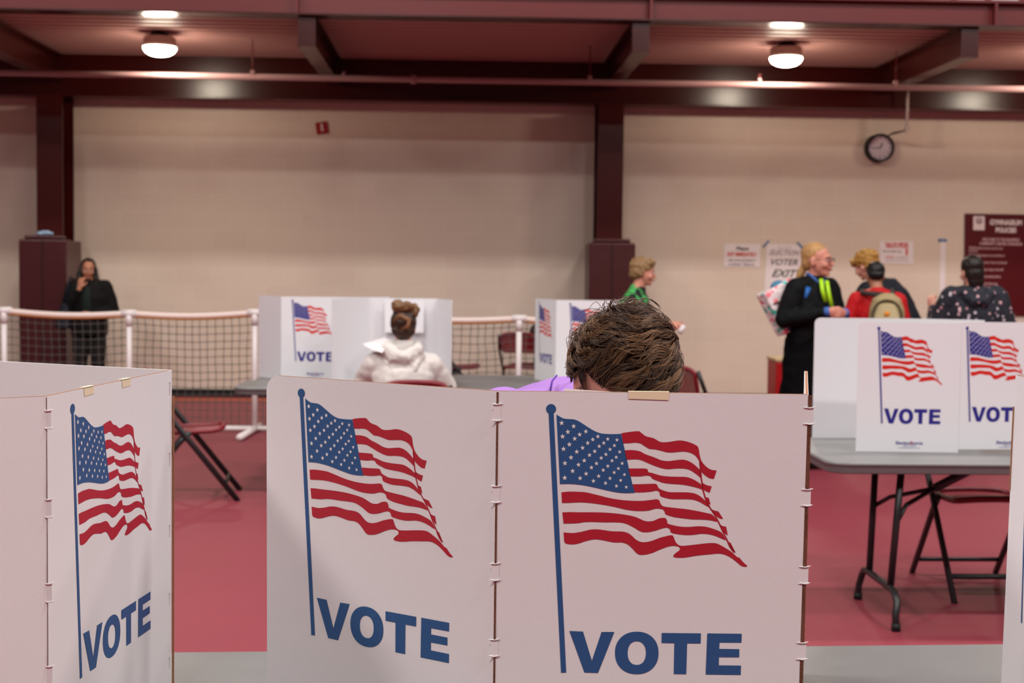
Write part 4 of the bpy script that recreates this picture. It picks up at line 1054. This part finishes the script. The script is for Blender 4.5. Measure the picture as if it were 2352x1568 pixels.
hairblob(g, P, HR, k, [('e', (-.07, .06, .105), (.035, .035, .05)), ('e', (.035, .09, .125), (.045, .04, .045)), ('e', (-.02, .10, .12), (.045, .04, .035))], hmat('hair_light_bun', rgb(112, 80, 50), .6), disp=.009, name='hair_bun')
b = MB(); c_ = P['head']
b.tube([c_ + HR @ Vector((.06, .095, .02)), c_ + HR @ Vector((.02, .118, .055)), c_ + HR @ Vector((-.04, .115, .03)), c_ + HR @ Vector((-.035, .112, -.015)), c_ + HR @ Vector((.01, .11, -.03))], [.012, .02, .02, .017, .008], 10)
b.build('hair_curl', hmat('hair_ginger_curl', rgb(112, 70, 40), .5), g)
q = [PY(x, y, 9.3 + (806 - y) * .006) for x, y in ((833, 790), (882, 775), (896, 780), (878, 810), (852, 801))]
pg = thing('folded_paper', 'white folded paper poking up left of the white hood', 'paper', q[0]); MB().plate(q, (0, -1, 0), .004).build('sheet', M['white'], pg)

# 5 woman with glasses
p = PY(1866, 800, 11.6)
blackj = mat('jacket_black', rgb(11, 12, 14), .75, .15)
g, P, HR, k = person('person with glasses and ponytail in a black jacket with lime zip, long black skirt', (p.x, 11.6, 0), math.radians(32), 1.81,
    dict(elR=(-.27, .04, 1.14), wrR=(-.09, -.24, 1.205), elL=(.24, -.03, 1.13), wrL=(.075, -.25, 1.195), head=(0.0, -.03, 1.585), neck=(0, -.005, 1.43), waist=(0, .02, 1.12), pelvis=(0, .04, .98), hipL=(.09, .04, .9), hipR=(-.09, .04, .9), knL=(.09, .04, .49), knR=(-.09, .04, .49), anL=(.09, .05, .08), anR=(-.09, .05, .08)),
    M['skinr'], head=(24, -2, 0), girth=1.04, hk=1.10, hands=dict(R=((.9, -.25, .0), (0, 1, .0), .8), L=((-.9, -.25, .02), (0, 1, 0), .8)), top=blackj, skirt=mat('skirt_black', rgb(6, 6, 7), .9, .1), shoes=M['dark'], topfat=1.08, hem=.2)
blond = hmat('hair_blond', rgb(178, 134, 84), .4)
hairblob(g, P, HR, k * 1.1, [('e', (0, .022, .048), (.079, .096, .083)), ('e', (0, .06, -.01), (.066, .052, .06)), ('t', [(0, .09, -.03), (-.01, .12, -.09), (-.02, .14, -.17)], [.025, .03, .018])], blond, disp=.004)
face(g, P['head'], HR, k * 1.1, smile=True, brow=mat('brow_blond', rgb(150, 110, 80), .8))
b = MB()
for s in (-1, 1):
    c_ = Vector((s * .033, -.104, -.002)); b.tube([P['head'] + HR @ ((c_ + Vector((.024 * math.cos(a), 0, .017 * math.sin(a)))) * k * 1.1) for a in [2 * PI * i / 18 for i in range(19)]], .0028, 6, caps=False)
    b.tube([P['head'] + HR @ (Vector(q_) * k * 1.1) for q_ in ((s * .057, -.104, .004), (s * .078, -.06, .006), (s * .08, .0, .0))], .0025, 6)
b.tube([P['head'] + HR @ (Vector(q_) * k * 1.1) for q_ in ((-.01, -.106, .0), (0, -.112, .002), (.01, -.106, 0))], .0025, 6)
b.build('glasses', M['black'], g)
Y_ = 9.9
def front(px, py, off): return PY(px, py, 9.9 + off)
R3 = WM[g.name].to_3x3(); fw = R3 @ Vector((0, -1, 0))
def onbody(px, py, depth=.0):
    # point on the jacket front plane through chest
    o_ = P['chest'] + fw * (.150 + depth); d = ray(px, py); t = (o_ - CAMP).dot(fw) / d.dot(fw); return CAMP + d * t
lime = mat('lime_zip', rgb(172, 222, 30), .5)
MB().tube([onbody(1886, 641, -.03), onbody(1889, 665, .015), onbody(1896, 693, .02)], [(.017, .009)] * 3, 8, side=(1, 0, 0)).build('lime_zip', lime, g)
MB().tube([onbody(1899, 645, -.03), onbody(1903, 672, .015), onbody(1912, 712, .02)], [(.017, .009)] * 3, 8, side=(1, 0, 0)).build('lime_zip', lime, g)
bl = mat('jacket_blue_patch', rgb(30, 92, 160), .6)
b = MB(); b.tube([onbody(1857, 660, -.005), onbody(1850, 684, .005)], [(.022, .012), (.012, .01)], 10, side=(1, 0, 0)); b.build('blue_patch', bl, g)
n_ = P['neck']
b = MB(); b.tube([n_ + R3 @ Vector(q_) for q_ in ((-.07, .02, .06), (-.075, -.03, .045), (-.045, -.07, .0), (-.02, -.085, -.03))], [.010, .012, .010, .005], 10); b.tube([n_ + R3 @ Vector(q_) for q_ in ((.07, .02, .06), (.075, -.03, .045), (.045, -.07, .0), (.02, -.085, -.03))], [.010, .012, .010, .005], 10)
b.build('blue_collar', mat('collar_blue', rgb(62, 98, 168), .7), g)
for s in 'RL':
    a = P['wr' + s]; e_ = P['el' + s]; d_ = (a - e_).normalized()
    MB().tube([a - d_ * .03, a + d_ * .012], [.038, .036], 14).build('blue_cuff', mat('collar_blue', rgb(62, 98, 168), .7), g)
# patterned bag
q = PY(1800, 706, 11.62)
bg = thing('patterned_backpack', 'white backpack with pink and teal floral pattern, hanging behind the black jacket', 'backpack', q)
Rb = Matrix.Rotation(math.radians(-28), 3, 'Y') @ Matrix.Rotation(math.radians(20), 3, 'Z')
flo = spots_material('floral_fabric', rgb(232, 214, 214), [rgb(222, 70, 96), rgb(64, 168, 150), rgb(230, 120, 130), rgb(60, 70, 90), rgb(90, 190, 180)], 17, .42)
b = MB(); b.box(q, (.28, .14, .38), Rb); b.ell(q + Rb @ Vector((0, 0, .13)), (.105, .065, .05), Rb); b.ell(q + Rb @ Vector((0, -.04, -.05)), (.10, .05, .09), Rb)
b.blob('bag_body', flo, bg, .009, 3, .006, .05)
sk_ = mat('strap_black', rgb(28, 28, 32), .6)
for z_ in (.075, -.055):
    MB().tube([q + Rb @ Vector((-.118, -.06, z_)), q + Rb @ Vector((-.04, -.10, z_ - .004)), q + Rb @ Vector((.08, -.095, z_)), q + Rb @ Vector((.115, -.05, z_))], [(.011, .006)] * 4, 8).build('strap', sk_, bg)
b = MB(); b.ell(q + Rb @ Vector((.03, -.01, .185)), (.06, .05, .04), Rb); b.blob('top_handle', mat('bag_teal', rgb(70, 120, 150), .7), bg, .008, 1)
b = MB(); b.ell(q + Rb @ Vector((.02, -.06, -.15)), (.06, .045, .04), Rb); b.blob('bottle_pocket', mat('mesh_grey', rgb(86, 80, 90), .7), bg, .008, 1, .006)
b = MB(); b.tube([q + Rb @ Vector((.04, -.09, -.13)), q + Rb @ Vector((.16, -.17, -.10))], [(.036, .034), (.034, .032)], 12); b.build('rolled_cloth', flo, bg)

# 6 red shirt with khaki backpack
p = PY(2012, 800, 12.6)
g, P, HR, k = person('person in a red T-shirt and khaki backpack, short black hair', (p.x, 12.6, 0), PI - .25, 1.69,
    dict(head=(.02, -.05, 1.575), neck=(0, -.0, 1.42), elL=(.26, -.02, 1.12), wrL=(.30, -.26, 1.14), elR=(-.24, .0, 1.11), wrR=(-.2, -.24, 1.1), shL=(.18, .0, 1.365), shR=(-.18, 0, 1.365)),
    M['skin2'], head=(8, 14, 0), hk=.97, girth=1.0, hands=dict(L=((.3, -1, .0), (-1, 0, 0), .5)), top=mat('shirt_red', rgb(196, 14, 22), .7), bottom=mat('trousers_dark', rgb(40, 38, 44), .8), shoes=M['dark'], sleeve=.8, topfat=.94, topname='red_shirt')
hairblob(g, P, HR, k, [('e', (0, .025, .045), (.083, .098, .083)), ('e', (0, .06, .0), (.074, .056, .055))], hmat('hair_black2', rgb(22, 18, 18)), disp=.004)
R3 = WM[g.name].to_3x3()
c_ = P['chest'] + R3 @ Vector((-.075, .21, -.055))
bp_ = thing('khaki_backpack', 'khaki backpack with a small orange patch worn over the red T-shirt', 'backpack', c_, PI - .25)
kh = mat('khaki_cloth', rgb(168, 148, 108), .8, bump=.3, bscale=12)
b = MB(); b.tube([c_ + Vector((0, 0, -.24)), c_ + Vector((0, 0, -.1)), c_ + Vector((0, 0, .08)), c_ + Vector((0, 0, .17)), c_ + Vector((0, 0, .22))], [(.15, .09), (.16, .10), (.15, .09), (.12, .075), (.05, .04)], 20, side=R3 @ Vector((1, 0, 0)))
b.blob('bag_body', kh, bp_, .01, 3, .005)
b = MB(); b.tube([c_ + R3 @ Vector((0, .075, -.2)), c_ + R3 @ Vector((0, .085, .0)), c_ + R3 @ Vector((0, .065, .13))], [(.11, .035), (.115, .04), (.08, .025)], 18, side=R3 @ Vector((1, 0, 0)))
po = b.blob('front_pocket', mat('khaki_light', rgb(182, 164, 124), .8), bp_, .009, 2)
K_ = []
for a in range(0, 181, 12):
    K_.append(c_ + R3 @ Vector((.122 * math.cos(math.radians(a)), .085, .03 + .13 * math.sin(math.radians(a)))))
MB().tube([c_ + R3 @ Vector((.115, .095, -.2))] + K_ + [c_ + R3 @ Vector((-.115, .095, -.2))], .009, 8).build('zip_line', mat('khaki_dark', rgb(74, 62, 44), .8), bp_)
MB().ell(c_ + R3 @ Vector((.0, .122, .045)), (.024, .010, .022)).build('orange_patch', mat('patch_orange', rgb(226, 140, 44), .6), po)
st_ = mat('strap_brown', rgb(62, 48, 46), .7)
MB().tube([P['shL'] + R3 @ Vector((-.05, -.03, .085)), P['shL'] + R3 @ Vector((-.05, .07, .06)), c_ + R3 @ Vector((.03, .0, .2)), c_ + R3 @ Vector((-.03, .0, .2)), P['shR'] + R3 @ Vector((.05, .07, .06)), P['shR'] + R3 @ Vector((.05, -.03, .085))], [(.022, .012), (.025, .02), (.03, .03), (.03, .03), (.025, .02), (.022, .012)], 10).build('shoulder_straps', st_, bp_)

# 7 blond person leaning behind
p = PY(2062, 800, 13.3)
g, P, HR, k = person('person with tousled blond hair in a navy jacket, leaning left behind the red T-shirt', (p.x, 13.3, 0), PI + .45, 1.86,
    dict(pelvis=(-.06, 0, .93), waist=(-.05, -.02, 1.07), chest=(.03, -.08, 1.23), neck=(.13, -.14, 1.38), head=(.20, -.20, 1.52), shL=(.26, -.12, 1.31), shR=(-.05, -.02, 1.25), elL=(.30, -.25, 1.08), wrL=(.2, -.42, .98), elR=(-.17, .02, 1.04), wrR=(-.12, -.16, .95)),
    M['skin'], head=(15, 22, 8), top=mat('jacket_navy', rgb(18, 21, 31), .75), bottom=mat('trousers_dark', rgb(40, 38, 44), .8), shoes=M['dark'], topfat=.98)
hairblob(g, P, HR, k, [('e', (0, .025, .05), (.098, .108, .088)), ('e', (0, .06, -.01), (.084, .06, .06)), ('e', (0, -.07, .06), (.085, .045, .04))], hmat('hair_tousled_blond', rgb(176, 128, 62), .6), disp=.016, ds=.03)
MB().tube([P['neck'] + Vector((0, 0, .01)), P['neck'].lerp(P['head'], .35)], [(.088, .08), (.075, .07)], 16).build('grey_collar', mat('collar_grey', rgb(178, 168, 176), .7), g)
b = MB(); b.tube([P['neck'] + Vector((.02, -.06, .0)), P['shR'] + Vector((-.06, -.085, .03))], [(.035, .02), (.02, .012)], 10); b.build('grey_shoulder_stripe', mat('collar_grey', rgb(178, 168, 176), .7), g)

# 8 navy spotted hoodie
p = PY(2234, 800, 11.8)
sp = spots_material('navy_floral', rgb(24, 26, 38), [rgb(214, 170, 176), rgb(200, 190, 196), rgb(190, 130, 140)], 21, .24)
g, P, HR, k = person('person in a navy hoodie dotted with pale flowers, by the maroon board', (p.x, 11.8, 0), PI - .12, 1.735,
    dict(elL=(.28, -.06, 1.12), wrL=(.265, -.27, 1.28), elR=(-.27, .02, 1.12), wrR=(-.2, -.2, 1.05), head=(.025, -.02, 1.582)), M['skin'], head=(18, 6, 6), hk=1.02, girth=1.14,
    hands=dict(L=((.25, -.25, 1), (-.6, -.6, 0), 1.1)), top=sp, bottom=mat('jeans_dark', rgb(34, 36, 50), .8), shoes=M['dark'], topfat=1.13, topname='hoodie', disp=.008)
hairblob(g, P, HR, k, [('e', (0, .028, .048), (.088, .10, .085)), ('e', (0, .055, -.02), (.082, .066, .085)), ('t', [(0, .055, -.03), (0, .055, -.09), (0, .05, -.13)], [(.078, .05), (.07, .05), (.06, .04)])], hmat('hair_darkbrown', rgb(30, 22, 18), .4), disp=.004)
b = MB(); n_ = P['neck']; R3 = WM[g.name].to_3x3()
b.tube([n_ + R3 @ Vector(q_) for q_ in ((-.10, .0, .0), (-.10, .09, -.02), (-.04, .15, -.09), (.04, .15, -.09), (.10, .09, -.02), (.10, .0, .0))], [.03, .045, .05, .05, .045, .03], 12); b.ell(n_ + R3 @ Vector((0, .12, -.04)), (.09, .05, .05))
b.blob('hood', sp, g, .009, 1, .008, .05)

# 9 seated figure mostly hidden by the narrow-flag booth
p = PY(1260, 800, 16.3)
g, P, HR, k = person('person in dark clothes sitting behind the netting, almost hidden by the narrow-flag booth', (p.x, 16.42, 0), 0, 1.45,
    dict(pelvis=(0, .08, .62), waist=(0, .09, .76), chest=(0, .05, .95), neck=(0, .03, 1.11), head=(0, .0, 1.26), shL=(.17, .02, 1.05), shR=(-.17, .02, 1.05), elL=(.22, -.04, .82), elR=(-.22, -.04, .82), wrL=(.1, -.25, .75), wrR=(-.1, -.25, .75),
         hipL=(.10, .02, .61), hipR=(-.10, .02, .61), knL=(.12, -.40, .56), knR=(-.12, -.40, .56), anL=(.12, -.40, .09), anR=(-.12, -.40, .09)), M['skin2'], top=mat('coat_black', rgb(30, 24, 24), .8), bottom=mat('jeans_black', rgb(13, 12, 13), .8), shoes=M['dark'])
hairblob(g, P, HR, k, CAP, hmat('hair_brown3', rgb(60, 34, 26)))
face(g, P['head'], HR, k)

# 4 bowed head in the near booth: purple shirt, thick brown hair
C_ = PY(1428, 874, 2.64)
purple = mat('shirt_purple', rgb(150, 106, 176), .7, .25, var=.03, bump=.4, bscale=14)
bx_ = C_.x - .05
g, P, HR, k = person('person in a purple shirt with tousled brown hair, head bowed behind the near centre booth', (bx_, 3.62, 0), 0, 1.70,
    dict(pelvis=(0, 0, .95), waist=(0, -.17, 1.07), chest=(-.01, -.45, 1.21), neck=(.03, -.74, 1.29), head=(C_.x - bx_, C_.y - 3.62, C_.z),
         shL=(.16, -.58, 1.20), shR=(-.155, -.62, 1.275), elL=(.24, -.62, .96), elR=(-.25, -.66, 1.03), wrL=(.10, -.85, .87), wrR=(-.12, -.86, .87)),
    M['skin'], head=(6, 40, 0), hk=1.05, hands=dict(R=((.7, -.7, 0), (0, 0, -1), .5), L=((-.7, -.7, 0), (0, 0, -1), .5)), top=purple, bottom=mat('jeans_blue', rgb(50, 58, 84), .8), shoes=M['dark'], vox=.006, disp=.004, collar=False, topname='purple_shirt', topfat=1.06)
R3 = Matrix.Identity(3)
b = MB(); n_ = P['neck']
b.tube([n_ + Vector(q_) for q_ in ((-.02, .10, .07), (-.085, .06, .05), (-.10, -.01, .0), (-.075, -.07, -.05))], [(.012, .022)] * 4, 8)
b.build('shirt_collar', purple, g)
s_ = P['shR']
MB().tube([PY(1279, 862, 2.93), PY(1268, 875, 2.90), PY(1264, 897, 2.88)], .0022, 6).build('seam', mat('seam_purple', rgb(88, 50, 150), .8), g)
# scalp cap
hk = 1.05
SE = Vector((.083, .101, .093)) * hk; SC = P['head'] + HR @ (Vector((0, .012, .035)) * hk)
b = MB(); b.ell(SC, [SE.x, SE.y * .98, SE.z], HR, 32, 20)
b.ell(P['head'] + HR @ (Vector((0, .05, -.02)) * hk), (.078 * hk, .06 * hk, .07 * hk), HR)
def cut(mb):
    keep = []
    for f in mb.f:
        c0 = sum((mb.v[i] for i in f), Vector()) / len(f); n0 = HR.inverted() @ (c0 - SC)
        n0 = Vector((n0.x / SE.x, n0.y / SE.y, n0.z / SE.z))
        if not ((n0.x < .05 and n0.y < -.3 and n0.z < .2) or (n0.y < -.7 and n0.z < -.1)): keep.append(f)
    mb.f = keep; mb.sm = [True] * len(keep)
cut(b); b.build('scalp', mat('scalp_brown', rgb(46, 32, 22), .9), g)
def strands(N=10500, NC=330):
    R = np.array(HR); E = np.array(SE) * 1.0; Cn = np.array(SC)
    W_ = np.array([-.30, .80, .55]); W_ /= np.linalg.norm(W_)
    def rootok(n):
        x, y, z = n[:, 0], n[:, 1], n[:, 2]
        return (z > -.6) & ~((x < 0) & (y < -.4) & (z < .12)) & ~((x >= 0) & (y < -.8) & (z < -.1)) & ~((x < -.78) & (z < .08) & (y < .3))
    def sample(n_):
        out = np.zeros((0, 3))
        while len(out) < n_:
            v = rng.normal(size=(n_ * 2, 3)); v /= np.linalg.norm(v, axis=1)[:, None]; out = np.vstack([out, v[rootok(v)]])
        return out[:n_]
    def trace(n, L, lift, ph, amp, S=8, stray_=None):
        P_ = []; n = n.copy()
        for s in range(S):
            t = s / (S - 1)
            wf = np.where(stray_, 1.0, np.clip(1.25 - (n @ W_), .25, 1)) if stray_ is not None else np.clip(1.25 - (n @ W_), .25, 1)
            r = 1 + (lift * wf * (math.sin(min(t * 1.6, 1) * PI / 2)))[:, None] / .09
            P_.append(n * E * r)
            away = n - W_ * (n @ W_)[:, None]; away /= np.linalg.norm(away, axis=1)[:, None] + 1e-6
            sw = np.cross(W_, n)
            d = away * .75 + sw * .75
            d[:, 0] += .25 * np.sin(n[:, 1] * 7 + 1.3) ; d[:, 1] += .22 * np.sin(n[:, 0] * 8)
            side_ = np.cross(n, d); d = d + side_ * (amp * np.sin(ph + t * 6.0))[:, None]
            d -= n * np.sum(d * n, axis=1)[:, None]; d /= np.linalg.norm(d, axis=1)[:, None] + 1e-6
            n = n + d * (L / S / .09)[:, None]; n /= np.linalg.norm(n, axis=1)[:, None]
        return np.array(P_)          # S,N,3
    gc = sample(NC)
    gL = rng.uniform(.055, .095, NC); gl = rng.uniform(.005, .023, NC); gp = rng.uniform(0, 6.3, NC); ga = rng.uniform(.2, .75, NC); gt = rng.uniform(0, 1, NC)
    n = sample(N)
    idx = np.argmax(n @ gc.T, axis=1)
    L = gL[idx] * rng.uniform(.85, 1.1, N); lf = gl[idx] * rng.uniform(.6, 1.15, N); ph = gp[idx] + rng.normal(0, .25, N); am = ga[idx]
    stray = (rng.random(N) < .045) | ((n @ W_ > .80) & (rng.random(N) < .08)); lf[stray] += rng.uniform(.002, .009, stray.sum()); lf = np.minimum(lf, .026); ph[stray] += 2
    # strands wandering over the whorl stand up
    A = trace(n, L, lf, ph, am, stray_=stray); G_ = trace(gc, gL, gl, gp, ga)[:, idx]
    S = A.shape[0]; t = np.linspace(0, 1, S)[:, None, None]
    w_ = .72 * t; w_ = np.where(stray[None, :, None], .1 * t, w_)
    A = A * (1 - w_) + (G_ * rng.uniform(.93, 1.0, N)[None, :, None]) * w_
    tone = np.clip(gt[idx] * .75 + rng.uniform(0, .3, N), 0, 1)
    A = A @ R.T + Cn
    rad = np.array([.00055, .00065, .00065, .0006, .0006, .00055, .00045, .00022])
    vs = []; fs = []; tn = []
    T_ = np.gradient(A, axis=0); T_ /= np.linalg.norm(T_, axis=2)[..., None] + 1e-9
    a = np.cross(T_, np.array([.3, .2, .93])); a /= np.linalg.norm(a, axis=2)[..., None] + 1e-9; bb_ = np.cross(T_, a)
    V = np.stack([A + (a * math.cos(q) + bb_ * math.sin(q)) * rad[:, None, None] for q in (0, 2.094, 4.189)], axis=2)   # S,N,3,3
    V = V.transpose(1, 0, 2, 3).reshape(-1, 3)
    base = np.arange(N)[:, None, None] * (S * 3); s_ = np.arange(S - 1)[None, :, None] * 3; k_ = np.arange(3)[None, None, :]; k2 = (k_ + 1) % 3
    Fq = np.stack([base + s_ + k_, base + s_ + k2, base + s_ + 3 + k2, base + s_ + 3 + k_], axis=-1).reshape(-1, 4)
    inv = np.array(WM[g.name].inverted()); V = V @ inv[:3, :3].T + inv[:3, 3]
    me = bpy.data.meshes.new('hair'); me.from_pydata(V.tolist(), [], Fq.tolist())
    at = me.attributes.new('tone', 'FLOAT', 'POINT'); at.data.foreach_set('value', np.repeat(tone, S * 3).astype(np.float32))
    me.polygons.foreach_set('use_smooth', [True] * len(me.polygons))
    me.materials.append(hair_material('hair_brown_strands', rgb(46, 29, 18), rgb(80, 52, 35), rgb(138, 98, 66)))
    o = link('hair', me, g); o['kind'] = 'stuff'; o['label'] = 'thick wavy brown hair'
    return o
strands()
